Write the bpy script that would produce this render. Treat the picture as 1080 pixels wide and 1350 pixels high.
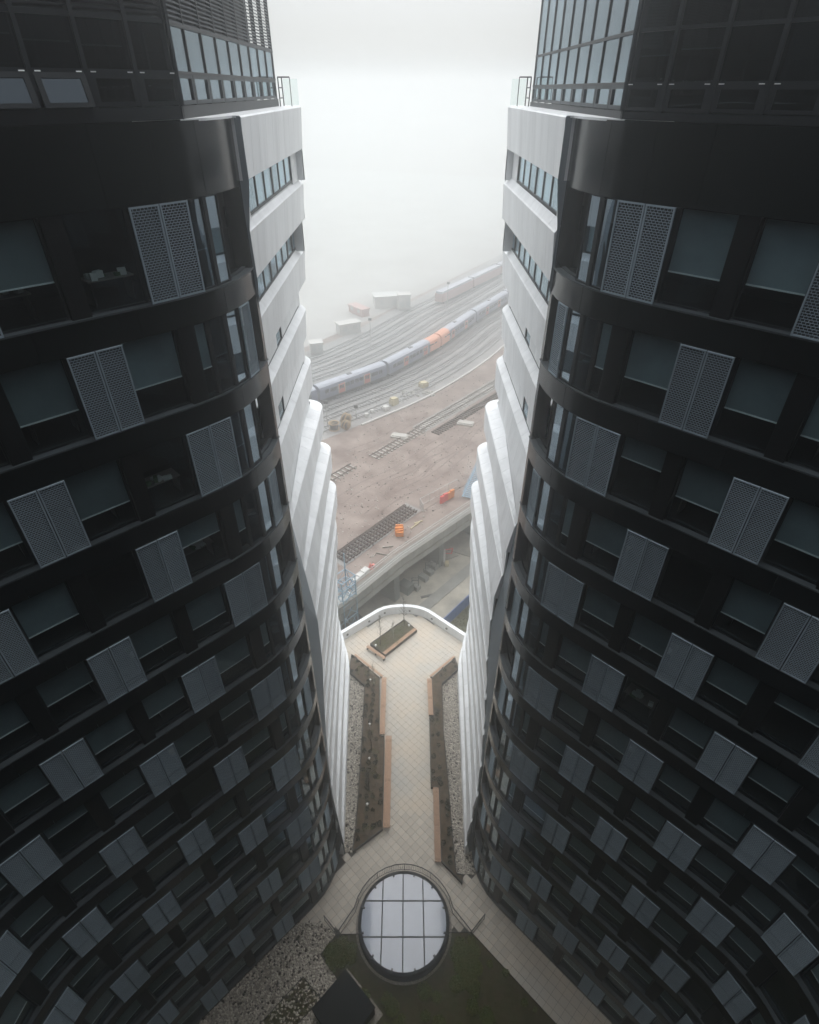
import bpy, math, random
from mathutils import Vector, Matrix
R = math.radians
random.seed(7)
for o in list(bpy.data.objects): bpy.data.objects.remove(o)
SC = bpy.context.scene
COL = SC.collection

# ------------------------------------------------------------------ camera, sky, sun, exposure
CAM_H = 51.1
cam = bpy.data.cameras.new('camera'); cam_o = bpy.data.objects.new('camera', cam); COL.objects.link(cam_o)
cam_o.location = (0, 0, CAM_H); cam_o.rotation_euler = (R(90 - 36.2), 0, 0)
cam.sensor_fit = 'VERTICAL'; cam.sensor_height = 36.0; cam.sensor_width = 28.8
cam.lens = 762.0 / 1350.0 * 36.0; cam.shift_x = 3.0 / 1350.0
cam.clip_start = 0.1; cam.clip_end = 6000
SC.camera = cam_o
SUN_EL, SUN_AZ = R(65), R(0)
world = bpy.data.worlds.new('World'); SC.world = world; world.use_nodes = True
wn = world.node_tree.nodes; wl = world.node_tree.links; wn.clear()
w_out = wn.new('ShaderNodeOutputWorld'); w_bg = wn.new('ShaderNodeBackground'); w_sky = wn.new('ShaderNodeTexSky'); w_hsv = wn.new('ShaderNodeHueSaturation')
w_sky.sky_type = 'NISHITA'; w_sky.sun_disc = False; w_sky.sun_elevation = SUN_EL; w_sky.sun_rotation = SUN_AZ
w_sky.air_density = 1.0; w_sky.dust_density = 3.0; w_sky.ozone_density = 1.0
w_hsv.inputs['Saturation'].default_value = 0.24
w_bg.inputs['Strength'].default_value = 0.064
wl.new(w_sky.outputs[0], w_hsv.inputs['Color']); wl.new(w_hsv.outputs[0], w_bg.inputs['Color']); wl.new(w_bg.outputs[0], w_out.inputs['Surface'])
sun = bpy.data.lights.new('sun', 'SUN'); sun_o = bpy.data.objects.new('sun', sun); COL.objects.link(sun_o)
sun.energy = 1.5; sun.angle = R(95); sun.color = (0.98, 0.99, 1.0)
sd = Vector((math.sin(SUN_AZ) * math.cos(SUN_EL), math.cos(SUN_AZ) * math.cos(SUN_EL), math.sin(SUN_EL)))
sun_o.rotation_euler = sd.to_track_quat('Z', 'Y').to_euler()
SC.view_settings.view_transform = 'Standard'; SC.view_settings.look = 'None'; SC.view_settings.gamma = 1.0
SC.view_settings.exposure = 1.28; SC.view_settings.use_curve_mapping = False
SC.render.engine = 'CYCLES'
SC.cycles.max_bounces = 8; SC.cycles.diffuse_bounces = 3; SC.cycles.glossy_bounces = 4; SC.cycles.transparent_max_bounces = 12
SC.cycles.transmission_bounces = 4; SC.cycles.volume_bounces = 8; SC.cycles.use_denoising = True
SC.cycles.caustics_reflective = False; SC.cycles.caustics_refractive = False
FOG, FOG_G = 0.0060, 0.90

# ------------------------------------------------------------------ materials
def mat(name, col, rough=0.6, metal=0.0, spec=0.5, nscale=0.0, namt=0.0, col2=None, bump=0.0, bscale=40.0, rnd=0.0, streak=0.0, rvar=0.0):
    m = bpy.data.materials.new(name); m.use_nodes = True
    nt = m.node_tree; n = nt.nodes; l = nt.links; b = n['Principled BSDF']
    b.inputs['Roughness'].default_value = rough; b.inputs['Metallic'].default_value = metal
    b.inputs['Specular IOR Level'].default_value = spec
    b.inputs['Base Color'].default_value = (*col, 1)
    tc = n.new('ShaderNodeTexCoord'); src = None
    if nscale:
        t = n.new('ShaderNodeTexNoise'); t.inputs['Scale'].default_value = nscale; t.inputs['Detail'].default_value = 8; t.inputs['Roughness'].default_value = 0.62
        l.new(tc.outputs['Object'], t.inputs['Vector'])
        if streak:
            mp = n.new('ShaderNodeMapping'); mp.inputs['Scale'].default_value = (1, 1, streak)
            l.new(tc.outputs['Object'], mp.inputs['Vector']); l.new(mp.outputs[0], t.inputs['Vector'])
        r = n.new('ShaderNodeMapRange'); r.inputs['From Min'].default_value = 0.3; r.inputs['From Max'].default_value = 0.7
        l.new(t.outputs['Fac'], r.inputs['Value'])
        mx = n.new('ShaderNodeMix'); mx.data_type = 'RGBA'
        c2 = col2 if col2 else tuple(max(0, c * (1 - namt)) for c in col)
        mx.inputs[6].default_value = (*col, 1); mx.inputs[7].default_value = (*c2, 1)
        l.new(r.outputs[0], mx.inputs[0]); src = mx.outputs[2]
        if rvar:
            rr = n.new('ShaderNodeMapRange'); rr.inputs['From Min'].default_value = 0.3; rr.inputs['From Max'].default_value = 0.7
            rr.inputs['To Min'].default_value = rough - rvar; rr.inputs['To Max'].default_value = rough + rvar
            l.new(t.outputs['Fac'], rr.inputs['Value']); l.new(rr.outputs[0], b.inputs['Roughness'])
    if rnd:
        oi = n.new('ShaderNodeObjectInfo'); mr = n.new('ShaderNodeMapRange')
        mr.inputs['To Min'].default_value = 1 - rnd; mr.inputs['To Max'].default_value = 1 + rnd
        l.new(oi.outputs['Random'], mr.inputs['Value'])
        hs = n.new('ShaderNodeHueSaturation'); hs.inputs['Color'].default_value = (*col, 1)
        l.new(mr.outputs[0], hs.inputs['Value'])
        if src: l.new(src, hs.inputs['Color'])
        src = hs.outputs[0]
    if src: l.new(src, b.inputs['Base Color'])
    if bump:
        t2 = n.new('ShaderNodeTexNoise'); t2.inputs['Scale'].default_value = bscale; t2.inputs['Detail'].default_value = 6
        l.new(tc.outputs['Object'], t2.inputs['Vector'])
        bp = n.new('ShaderNodeBump'); bp.inputs['Strength'].default_value = bump; bp.inputs['Distance'].default_value = 0.02
        l.new(t2.outputs['Fac'], bp.inputs['Height']); l.new(bp.outputs[0], b.inputs['Normal'])
    return m

def glass(name, tint, rough=0.02, f0=0.05, wave=0.0, power=1.0):
    m = bpy.data.materials.new(name); m.use_nodes = True
    nt = m.node_tree; n = nt.nodes; l = nt.links; n.clear()
    o = n.new('ShaderNodeOutputMaterial'); tr = n.new('ShaderNodeBsdfTransparent'); g = n.new('ShaderNodeBsdfGlossy'); mx = n.new('ShaderNodeMixShader')
    tr.inputs[0].default_value = (*tint, 1); g.inputs['Roughness'].default_value = rough; g.inputs['Color'].default_value = (0.78, 0.91, 1, 1)
    lw = n.new('ShaderNodeLayerWeight'); lw.inputs['Blend'].default_value = 0.5   # Schlick reflectance from the facing term
    fr = n.new('ShaderNodeMath'); fr.operation = 'POWER'; fr.inputs[1].default_value = 5.0; l.new(lw.outputs['Facing'], fr.inputs[0])
    ad = n.new('ShaderNodeMath'); ad.operation = 'MULTIPLY_ADD'; ad.inputs[1].default_value = (1 - f0) * power; ad.inputs[2].default_value = f0; ad.use_clamp = True
    l.new(fr.outputs[0], ad.inputs[0]); l.new(ad.outputs[0], mx.inputs[0]); l.new(tr.outputs[0], mx.inputs[1]); l.new(g.outputs[0], mx.inputs[2]); l.new(mx.outputs[0], o.inputs[0])
    if wave:
        tc = n.new('ShaderNodeTexCoord'); t = n.new('ShaderNodeTexNoise'); t.inputs['Scale'].default_value = 0.9; t.inputs['Detail'].default_value = 1
        bp = n.new('ShaderNodeBump'); bp.inputs['Strength'].default_value = wave; bp.inputs['Distance'].default_value = 0.05
        l.new(tc.outputs['Object'], t.inputs['Vector']); l.new(t.outputs['Fac'], bp.inputs['Height']); l.new(bp.outputs[0], g.inputs['Normal'])
    return m

M = {}
M['black'] = mat('black_metal_panel', (0.0035, 0.0065, 0.0080), 0.20, 0, 0.5, 0.8, 0.5, rnd=0.25, rvar=0.05)
M['pier'] = mat('black_pier', (0.0025, 0.004, 0.005), 0.5, 0, 0.3, 1.2, 0.4)
M['frame'] = mat('dark_frame', (0.014, 0.019, 0.022), 0.5, 0.0, 0.35, 2, 0.3)
M['ledge'] = mat('grey_ledge', (0.062, 0.075, 0.083), 0.55, 0.0, 0.3, 0.7, 0.45, rnd=0.05)
M['shutter'] = mat('shutter_metal', (0.34, 0.42, 0.475), 0.65, 0.0, 0.2, 1.5, 0.15, rnd=0.10)
M['blind'] = mat('blind_fabric', (0.27, 0.325, 0.34), 0.9, 0, 0.2, 1.2, 0.2, rnd=0.25)
M['rail_white'] = mat('blind_rail', (0.88, 0.9, 0.88), 0.4)
M['paleblind'] = mat('pale_blind', (0.62, 0.65, 0.66), 0.85, 0, 0.2, 1.5, 0.1, rnd=0.12)
M['curtain'] = mat('grey_curtain', (0.06, 0.075, 0.085), 0.9, 0, 0.2, 3, 0.3)
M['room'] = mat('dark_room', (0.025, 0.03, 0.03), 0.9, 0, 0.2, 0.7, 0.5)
M['glass'] = glass('window_glass', (0.86, 0.91, 0.92), 0.015, 0.03, 0.05, 1.0)
M['glass_corner'] = glass('coated_corner_glass', (0.42, 0.52, 0.58), 0.012, 0.33, 0.05, 1.0)
M['glass_hi'] = glass('curtain_wall_glass', (0.30, 0.36, 0.38), 0.02, 0.13, 0.04, 1.0)
M['sky_glass'] = mat('skylight_glass', (0.35, 0.395, 0.475), 0.06, 0, 0.6, 0.35, 0.18)
M['clear'] = glass('balustrade_glass', (0.95, 0.98, 0.97), 0.02, 0.03, 0.0, 0.8)
M['white'] = mat('white_cladding', (0.85, 0.87, 0.88), 0.45, 0, 0.4, 1.3, 0.17, rnd=0.05, streak=0.15, bump=0.03, bscale=3)
M['return'] = mat('grey_return_cladding', (0.24, 0.285, 0.32), 0.45, 0.1, 0.5, 0.6, 0.18, streak=0.3)
M['paving'] = mat('stone_paving', (0.43, 0.42, 0.385), 0.75, 0, 0.4, 0.3, 0.0, (0.54, 0.46, 0.365), bump=0.15, bscale=30, rnd=0.10)
M['grout'] = mat('paving_grout', (0.10, 0.095, 0.085), 0.9, 0, 0.2, 2, 0.3)
M['timber'] = mat('bench_timber', (0.47, 0.285, 0.18), 0.65, 0, 0.3, 6, 0.3, rnd=0.15)
M['soil'] = mat('planting_soil', (0.115, 0.078, 0.048), 0.95, 0, 0.1, 2.2, 0, (0.034, 0.028, 0.018), bump=0.9, bscale=14)
M['soilgreen'] = mat('mossy_soil', (0.075, 0.055, 0.036), 0.95, 0, 0.1, 1.1, 0, (0.034, 0.046, 0.016), bump=0.9, bscale=10)
M['edging'] = mat('steel_edging', (0.018, 0.022, 0.024), 0.6, 0.0, 0.3, 3, 0.3)
M['matblack'] = mat('matt_black', (0.010, 0.013, 0.016), 0.8, 0.0, 0.15, 2, 0.3)
M['gravel'] = mat('pale_gravel', (0.40, 0.365, 0.31), 0.9, 0, 0.3, 9, 0, (0.12, 0.105, 0.09), bump=1.0, bscale=22)
M['pebble'] = mat('pebble', (0.66, 0.615, 0.53), 0.75, 0, 0.4, 7, 0, (0.24, 0.21, 0.18))
M['leaf'] = mat('low_leaf', (0.075, 0.125, 0.03), 0.8, 0, 0.3, 2.0, 0, (0.14, 0.13, 0.04))
M['shrub'] = mat('shrub_leaf', (0.012, 0.020, 0.009), 0.8, 0, 0.3, 4.0, 0.4)
M['bark'] = mat('tree_bark', (0.085, 0.07, 0.055), 0.9, 0, 0.2, 6, 0.4)
M['palebark'] = mat('birch_bark', (0.42, 0.40, 0.36), 0.9, 0, 0.2, 6, 0.4)
M['lampwhite'] = mat('small_lamp_body', (0.8, 0.8, 0.78), 0.4)
M['darkdot'] = mat('wall_light_dark', (0.02, 0.02, 0.02), 0.5)
M['ballast'] = mat('pink_ballast', (0.165, 0.122, 0.106), 0.95, 0, 0.2, 0.3, 0, (0.36, 0.30, 0.262), bump=1.0, bscale=4)
M['greyballast'] = mat('hazed_grey_ballast', (0.25, 0.25, 0.243), 0.95, 0, 0.2, 0.3, 0, (0.36, 0.355, 0.345), bump=0.6, bscale=3)  # lightened so the distant tracks dissolve as if in fog
M['rut'] = mat('damp_rut', (0.205, 0.16, 0.142), 0.9, 0, 0.3, 0.8, 0.3)
M['town'] = mat('far_ground_hazed', (0.50, 0.50, 0.48), 0.95, 0, 0.2, 0.04, 0, (0.38, 0.37, 0.35))  # pale colour stands in for thicker fog over the far ground
M['street'] = mat('street_concrete', (0.50, 0.46, 0.38), 0.9, 0, 0.3, 0.35, 0, (0.22, 0.205, 0.175), bump=0.3, bscale=6)
M['pave2'] = mat('street_footway', (0.30, 0.295, 0.27), 0.9, 0, 0.3, 0.5, 0.35, bump=0.2, bscale=8)
M['asphalt'] = mat('asphalt', (0.06, 0.063, 0.066), 0.9, 0, 0.3, 0.5, 0.3)
M['concrete'] = mat('viaduct_concrete', (0.36, 0.365, 0.33), 0.85, 0, 0.3, 0.5, 0.4, streak=0.4, bump=0.3, bscale=5)
M['pierconc'] = mat('shaded_pier_concrete', (0.15, 0.17, 0.16), 0.9, 0, 0.3, 0.6, 0.35)  # shade under the viaduct deck put into the colour
M['steelrail'] = mat('rusty_rail', (0.085, 0.06, 0.05), 0.6, 0.4, 0.5, 2, 0.3)
M['steelbright'] = mat('worn_rail', (0.32, 0.32, 0.33), 0.35, 0.8, 0.5)
M['sleeper'] = mat('concrete_sleeper', (0.52, 0.51, 0.47), 0.9, 0, 0.3, 3, 0.3, rnd=0.25)
M['oldsleeper'] = mat('timber_sleeper', (0.055, 0.045, 0.04), 0.9, 0, 0.2, 3, 0.4, rnd=0.2)
M['trainblue'] = mat('train_blue', (0.20, 0.22, 0.30), 0.35, 0, 0.5, 1, 0.2)  # train colours paled to stand in for distance haze
M['trainroof'] = mat('train_roof', (0.52, 0.55, 0.62), 0.5, 0, 0.5, 0.7, 0.25)
M['farred'] = mat('haze_paled_red', (0.52, 0.33, 0.30), 0.6)  # red washed out in the colour so far things look lost in haze
M['trainred'] = mat('train_red', (0.58, 0.15, 0.10), 0.4)
M['trainorange'] = mat('train_orange', (0.80, 0.32, 0.17), 0.4)
M['trainglass'] = mat('train_window', (0.012, 0.014, 0.018), 0.1)
M['orange'] = mat('site_orange', (0.85, 0.26, 0.02), 0.6, 0, 0.4, 3, 0.25)
M['red'] = mat('site_red', (0.72, 0.06, 0.05), 0.6)
M['pink'] = mat('faded_red', (0.75, 0.20, 0.16), 0.6)
M['ltblue'] = mat('light_blue_paint', (0.30, 0.46, 0.58), 0.5, 0, 0.4, 2, 0.25)
M['blue'] = mat('hoarding_blue', (0.015, 0.095, 0.32), 0.5, 0, 0.4, 0.8, 0.3, rnd=0.12)
M['grass'] = mat('rough_grass', (0.075, 0.085, 0.035), 0.95, 0, 0.2, 0.7, 0, (0.11, 0.095, 0.055), bump=0.8, bscale=6)
M['galv'] = mat('galvanised_steel', (0.55, 0.56, 0.54), 0.5, 0.2)
M['yellow'] = mat('pale_yellow', (0.60, 0.53, 0.33), 0.7)
M['drumwood'] = mat('cable_drum_wood', (0.50, 0.36, 0.20), 0.8, 0, 0.3, 3, 0.25)
M['offwhite'] = mat('off_white', (0.66, 0.65, 0.62), 0.7, 0, 0.4, 2, 0.12)
M['brick'] = mat('far_brick', (0.24, 0.15, 0.11), 0.9, 0, 0.2, 1, 0.3, rnd=0.3)
M['slate'] = mat('slate_roof', (0.13, 0.135, 0.145), 0.8, 0, 0.3, 1, 0.3, rnd=0.3)
M['fartree'] = mat('far_tree_leaf', (0.04, 0.05, 0.03), 0.9, 0, 0.2, 0.4, 0.5)
M['paper'] = mat('paper_white', (0.75, 0.76, 0.72), 0.8)
M['deskwood'] = mat('desk_board', (0.22, 0.20, 0.17), 0.6)
M['monitor'] = mat('monitor_black', (0.02, 0.02, 0.022), 0.3)
M['plantgreen'] = mat('desk_plant', (0.06, 0.13, 0.04), 0.7)

# ------------------------------------------------------------------ mesh helpers
class MB:
    def __init__(s): s.v = []; s.f = []; s.m = []; s.sm = []
    def add(s, vs, fs, mi=0, smooth=False):
        b = len(s.v); s.v += [tuple(q) for q in vs]
        for q in fs: s.f.append([b + i for i in q]); s.m.append(mi); s.sm.append(smooth)
    def hexa(s, p, mi=0):   # p: 4 bottom then 4 top, same order
        a, b, c, d = (Vector(p[i]) for i in (0, 1, 3, 4))
        if (b - a).cross(c - a).dot(d - a) < 0: p = [p[i] for i in (0, 3, 2, 1, 4, 7, 6, 5)]
        s.add(p, [(3, 2, 1, 0), (4, 5, 6, 7), (0, 1, 5, 4), (1, 2, 6, 5), (2, 3, 7, 6), (3, 0, 4, 7)], mi)
    def box(s, x0, x1, y0, y1, z0, z1, mi=0):
        s.hexa([(x0, y0, z0), (x1, y0, z0), (x1, y1, z0), (x0, y1, z0), (x0, y0, z1), (x1, y0, z1), (x1, y1, z1), (x0, y1, z1)], mi)
    def obox(s, c, ax, L, W, z0, z1, mi=0):  # oriented box: centre c(x,y), axis ax, length L, width W
        a = Vector(ax).normalized(); b = Vector((-a.y, a.x)); c = Vector(c[:2])
        q = [c - a * L / 2 - b * W / 2, c + a * L / 2 - b * W / 2, c + a * L / 2 + b * W / 2, c - a * L / 2 + b * W / 2]
        s.hexa([(p.x, p.y, z0) for p in q] + [(p.x, p.y, z1) for p in q], mi)
    def prism(s, poly, z0, z1, mi=0, top=None):
        n = len(poly); s.add([(p[0], p[1], z0) for p in poly] + [(p[0], p[1], z1) for p in poly],
              [tuple(range(n - 1, -1, -1))] + [(i, (i + 1) % n, n + (i + 1) % n, n + i) for i in range(n)], mi)
        s.add([(p[0], p[1], z1) for p in poly], [tuple(range(n))], mi if top is None else top)
    def tube(s, a, b, r, n=6, r2=None, mi=0):
        a = Vector(a); b = Vector(b); d = (b - a)
        if d.length < 1e-6: return
        d.normalize(); u = d.orthogonal().normalized(); w = d.cross(u); r2 = r if r2 is None else r2
        vs = [a + (u * math.cos(2 * math.pi * i / n) + w * math.sin(2 * math.pi * i / n)) * r for i in range(n)]
        vs += [b + (u * math.cos(2 * math.pi * i / n) + w * math.sin(2 * math.pi * i / n)) * r2 for i in range(n)]
        s.add(vs, [(i, (i + 1) % n, n + (i + 1) % n, n + i) for i in range(n)] + [tuple(range(n - 1, -1, -1)), tuple(range(n, 2 * n))], mi, n > 6)
    def cyl(s, c, r, z0, z1, n=32, mi=0, r2=None):
        s.tube((c[0], c[1], z0), (c[0], c[1], z1), r, n, r2, mi)
    def ring(s, c, r0, r1, z0, z1, n=64, mi=0):
        vs = []
        for i in range(n):
            a = 2 * math.pi * i / n; ca, sa = math.cos(a), math.sin(a)
            vs += [(c[0] + r0 * ca, c[1] + r0 * sa, z0), (c[0] + r1 * ca, c[1] + r1 * sa, z0), (c[0] + r1 * ca, c[1] + r1 * sa, z1), (c[0] + r0 * ca, c[1] + r0 * sa, z1)]
        fs = []
        for i in range(n):
            a = 4 * i; b = 4 * ((i + 1) % n)
            fs += [(a + 1, b + 1, b + 2, a + 2), (a + 2, b + 2, b + 3, a + 3), (a + 3, b + 3, b, a), (a, b, b + 1, a + 1)]
        s.add(vs, fs, mi)
    def blob(s, c, r, mi=0, sq=1.0):
        t = (1 + 5 ** 0.5) / 2
        q = [(-1, t, 0), (1, t, 0), (-1, -t, 0), (1, -t, 0), (0, -1, t), (0, 1, t), (0, -1, -t), (0, 1, -t), (t, 0, -1), (t, 0, 1), (-t, 0, -1), (-t, 0, 1)]
        fs = [(0, 11, 5), (0, 5, 1), (0, 1, 7), (0, 7, 10), (0, 10, 11), (1, 5, 9), (5, 11, 4), (11, 10, 2), (10, 7, 6), (7, 1, 8), (3, 9, 4), (3, 4, 2), (3, 2, 6), (3, 6, 8), (3, 8, 9), (4, 9, 5), (2, 4, 11), (6, 2, 10), (8, 6, 7), (9, 8, 1)]
        k = r / 1.9; vs = []
        for p in q:
            j = 0.8 + 0.4 * random.random(); vs.append((c[0] + p[0] * k * j, c[1] + p[1] * k * j, c[2] + p[2] * k * j * sq))
        s.add(vs, fs, mi)
    def leaf(s, c, r, mi=0):
        u = Vector((random.gauss(0, 1), random.gauss(0, 1), random.gauss(0, 1))).normalized(); w = u.orthogonal().normalized() * r * 0.6; u = u * r; c = Vector(c)
        s.add([c - u, c + w, c + u, c - w], [(0, 1, 2, 3)], mi)

def wpos(o):
    p = Vector((0, 0, 0))
    while o: p += o.location; o = o.parent
    return p
def obj(name, mb, m, parent=None, label=None, cat=None, group=None, kind=None, local=False):
    me = bpy.data.meshes.new(name)
    off = Vector((0, 0, 0))
    if parent is not None and not local: off = wpos(parent)
    vs = mb.v if off.length == 0 else [(a - off.x, b - off.y, c - off.z) for a, b, c in mb.v]
    me.from_pydata(vs, [], mb.f)
    for k in (m if isinstance(m, (list, tuple)) else [m]): me.materials.append(M[k])
    me.polygons.foreach_set('material_index', mb.m); me.polygons.foreach_set('use_smooth', mb.sm); me.update()
    o = bpy.data.objects.new(name, me); COL.objects.link(o)
    if parent is not None: o.parent = parent
    return tag(o, label, cat, group, kind)
def tag(o, label=None, cat=None, group=None, kind=None):
    if label: o['label'] = label
    if cat: o['category'] = cat
    if group: o['group'] = group
    if kind: o['kind'] = kind
    return o
def thing(name, loc, label, cat, group=None):
    o = bpy.data.objects.new(name, None); COL.objects.link(o); o.location = loc; o.empty_display_size = 0.3
    return tag(o, label, cat, group)
def inst(name, me, parent, loc=(0, 0, 0), rot=(0, 0, 0), scale=(1, 1, 1)):
    o = bpy.data.objects.new(name, me); COL.objects.link(o); o.parent = parent
    if parent is not None: o.location = Vector(loc) - wpos(parent)
    else: o.location = loc
    o.rotation_euler = rot; o.scale = scale
    return o
def mesh_of(name, mb, m):
    o = obj(name, mb, m); me = o.data; bpy.data.objects.remove(o); return me
def in_poly(x, y, P):
    c = False; n = len(P)
    for i in range(n):
        x1, y1 = P[i][:2]; x2, y2 = P[(i + 1) % n][:2]
        if (y1 > y) != (y2 > y) and x < (x2 - x1) * (y - y1) / (y2 - y1) + x1: c = not c
    return c

# ------------------------------------------------------------------ facade plan shared by both towers
X0 = -0.13
PLAN = [(5.47, 22.3), (5.52, 21.3), (5.75, 20.25), (6.22, 19.2), (6.98, 18.2), (8.1, 17.05), (9.4, 15.75), (11.0, 14.15), (12.6, 12.55), (14.0, 11.15), (15.05, 10.0), (15.85, 8.85), (16.35, 7.5), (16.55, 6.0), (16.6, 4.0), (16.6, -2.0)]
def catmull(P, k=16):
    pts = [Vector(q) for q in P]; pts = [2 * pts[0] - pts[1]] + pts + [2 * pts[-1] - pts[-2]]; out = []
    for i in range(1, len(pts) - 2):
        a, b, c, d = pts[i - 1:i + 3]
        for j in range(k):
            t = j / k; out.append(0.5 * ((2 * b) + (-a + c) * t + (2 * a - 5 * b + 4 * c - d) * t * t + (-a + 3 * b - 3 * c + d) * t ** 3))
    out.append(pts[-2]); return out
CUR = catmull(PLAN); CS = [0.0]
for i in range(1, len(CUR)): CS.append(CS[-1] + (CUR[i] - CUR[i - 1]).length)
SMAX = CS[-1]
def cpt(s):
    s = max(0.0, min(SMAX, s)); lo, hi = 0, len(CS) - 1
    while hi - lo > 1:
        m = (lo + hi) // 2
        if CS[m] <= s: lo = m
        else: hi = m
    t = (s - CS[lo]) / (CS[hi] - CS[lo]); p = CUR[lo].lerp(CUR[hi], t)
    a = CUR[max(0, lo - 3)]; b = CUR[min(len(CUR) - 1, hi + 3)]; d = (b - a).normalized()
    return p, Vector((d.y, -d.x))
def FP(side, s, off, z):
    p, n = cpt(s); q = p + n * off
    return Vector((X0 + side * q.x, q.y, z))
def strip(mb, side, s0, s1, z0, z1, o0, o1, seg=4, mi=0):   # curved slab between two offsets (o1 outer)
    rows = []
    for i in range(seg + 1):
        s = s0 + (s1 - s0) * i / seg
        rows.append([FP(side, s, o0, z0), FP(side, s, o1, z0), FP(side, s, o1, z1), FP(side, s, o0, z1)])
    ov = [p for r in rows for p in (r[1], r[2])]
    mb.add(ov, [(2 * i, 2 * i + 2, 2 * i + 3, 2 * i + 1) for i in range(seg)], mi, True)
    vs = [p for r in rows for p in r]
    fs = []
    for i in range(seg):
        a = 4 * i; b = a + 4
        fs += [(a + 3, a + 2, b + 2, b + 3), (a, b, b + 1, a + 1), (a, a + 3, b + 3, b)]
    fs += [(0, 1, 2, 3), (4 * seg + 3, 4 * seg + 2, 4 * seg + 1, 4 * seg)]
    mb.add(vs, fs, mi)
def chord(mb, side, s0, s1, z0, z1, o0, o1, mi=0, a0=None, a1=None):   # flat box on the chord s0..s1; a0/a1 interpolate inside a parent chord
    A = FP(side, s0, 0, 0); B = FP(side, s1, 0, 0)
    t = (B - A).normalized(); n = Vector((t.y, -t.x, 0)) * side
    if a0 is not None: A, B = A.lerp(B, a0), A.lerp(B, a1)
    q = [A + n * o0, B + n * o0, B + n * o1, A + n * o1]
    mb.hexa([(p.x, p.y, z0) for p in q] + [(p.x, p.y, z1) for p in q], mi)

SILL = lambda n: 45.9 - 3.5 * n
NF = 14
WIN_H = 2.6
CENT = {1: [4.33, 7.15, 9.82, 12.5, 15.12, 17.55, 20.2, 22.9], -1: [4.35, 7.25, 10.06, 12.88, 15.66, 18.25, 20.9, 23.6]}

# shutter leaf (perforated plate), unit 0.8 x 2.55, origin bottom left, facing +Y local
def leaf_mesh():
    mb = MB(); W, Hh = 0.80, 2.58; fr = 0.045
    mb.box(0, fr, -0.02, 0.03, 0, Hh); mb.box(W - fr, W, -0.02, 0.03, 0, Hh); mb.box(fr, W - fr, -0.02, 0.03, 0, fr); mb.box(fr, W - fr, -0.02, 0.03, Hh - fr, Hh)
    rows = 36; p = (Hh - 2 * fr) / rows; cols = 7; cw = (W - 2 * fr) / cols
    for r in range(rows):
        z = fr + r * p
        if r: mb.box(fr, W - fr, -0.004, 0.012, z - 0.008, z + 0.008)
        for c in range(cols + 1):
            x = fr + c * cw + (cw / 2 if r % 2 else 0)
            if x > W - fr - 0.01 or x < fr + 0.01: continue
            mb.add([(x - 0.009, 0.008, z), (x + 0.009, 0.008, z), (x + 0.009, 0.008, z + p), (x - 0.009, 0.008, z + p)], [(0, 1, 2, 3)])
    return mesh_of('shutter_leaf', mb, 'shutter')
LEAF = leaf_mesh()

def shutter(T, side, s0, s1, z):
    sp = bpy.data.objects.new('shutter', None); COL.objects.link(sp); sp.parent = T
    A = FP(side, s0, 0.03, z + 0.0); B = FP(side, s1, 0.03, z + 0.0)
    sp.location = A - wpos(T)
    t = (B - A); L = t.length; t.normalize()
    for k in range(2):
        a = A + t * (L * (0.5 * k) + 0.016); w = L / 2 - 0.032
        if side > 0:   # local x along t, local +y must face the courtyard
            ang = math.atan2(t.y, t.x); base = a; sx = w / 0.8
            n = Vector((t.y, -t.x)); yl = Vector((-t.y, t.x))
            # flip so that +y faces the courtyard
            base = a + t * w; ang += math.pi
        else:
            ang = math.atan2(t.y, t.x); base = a; sx = w / 0.8
        o = bpy.data.objects.new('shutter_leaf', LEAF); COL.objects.link(o); o.parent = sp
        o.location = base - A; o.rotation_euler = (0, 0, ang); o.scale = (sx, 1, 1)

def window(T, side, s0, s1, z, blind=0.6, gl='glass', fabric='blind', rail=True, off=-0.26, h=WIN_H, blind_off=-0.07):
    mb = MB(); f = 0.05; A = FP(side, s0, 0, 0); B = FP(side, s1, 0, 0); L = (B - A).length; k = f / L
    chord(mb, side, s0, s1, z, z + f, off - 0.05, off + 0.04); chord(mb, side, s0, s1, z + h - f, z + h, off - 0.05, off + 0.04)
    chord(mb, side, s0, s1, z + f, z + h - f, off - 0.05, off + 0.04, 0, 0, k); chord(mb, side, s0, s1, z + f, z + h - f, off - 0.05, off + 0.04, 0, 1 - k, 1)
    w = obj('window', mb, 'frame', T)
    mb = MB(); chord(mb, side, s0, s1, z + f, z + h - f, off - 0.012, off + 0.0, 0, k, 1 - k); obj('pane', mb, gl, w)
    if blind > 0.02:
        mb = MB(); zb = z + h - f - blind * (h - 2 * f)
        bo = off + blind_off
        chord(mb, side, s0, s1, zb, z + h - f, bo, bo + 0.006, 0, k * 1.3, 1 - k * 1.3)
        if rail: chord(mb, side, s0, s1, zb - 0.04, zb - 0.001, bo - 0.01, bo + 0.03, 1, k * 1.3, 1 - k * 1.3)
        obj('blind', mb, [fabric, 'rail_white'], w)
    return w

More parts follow.
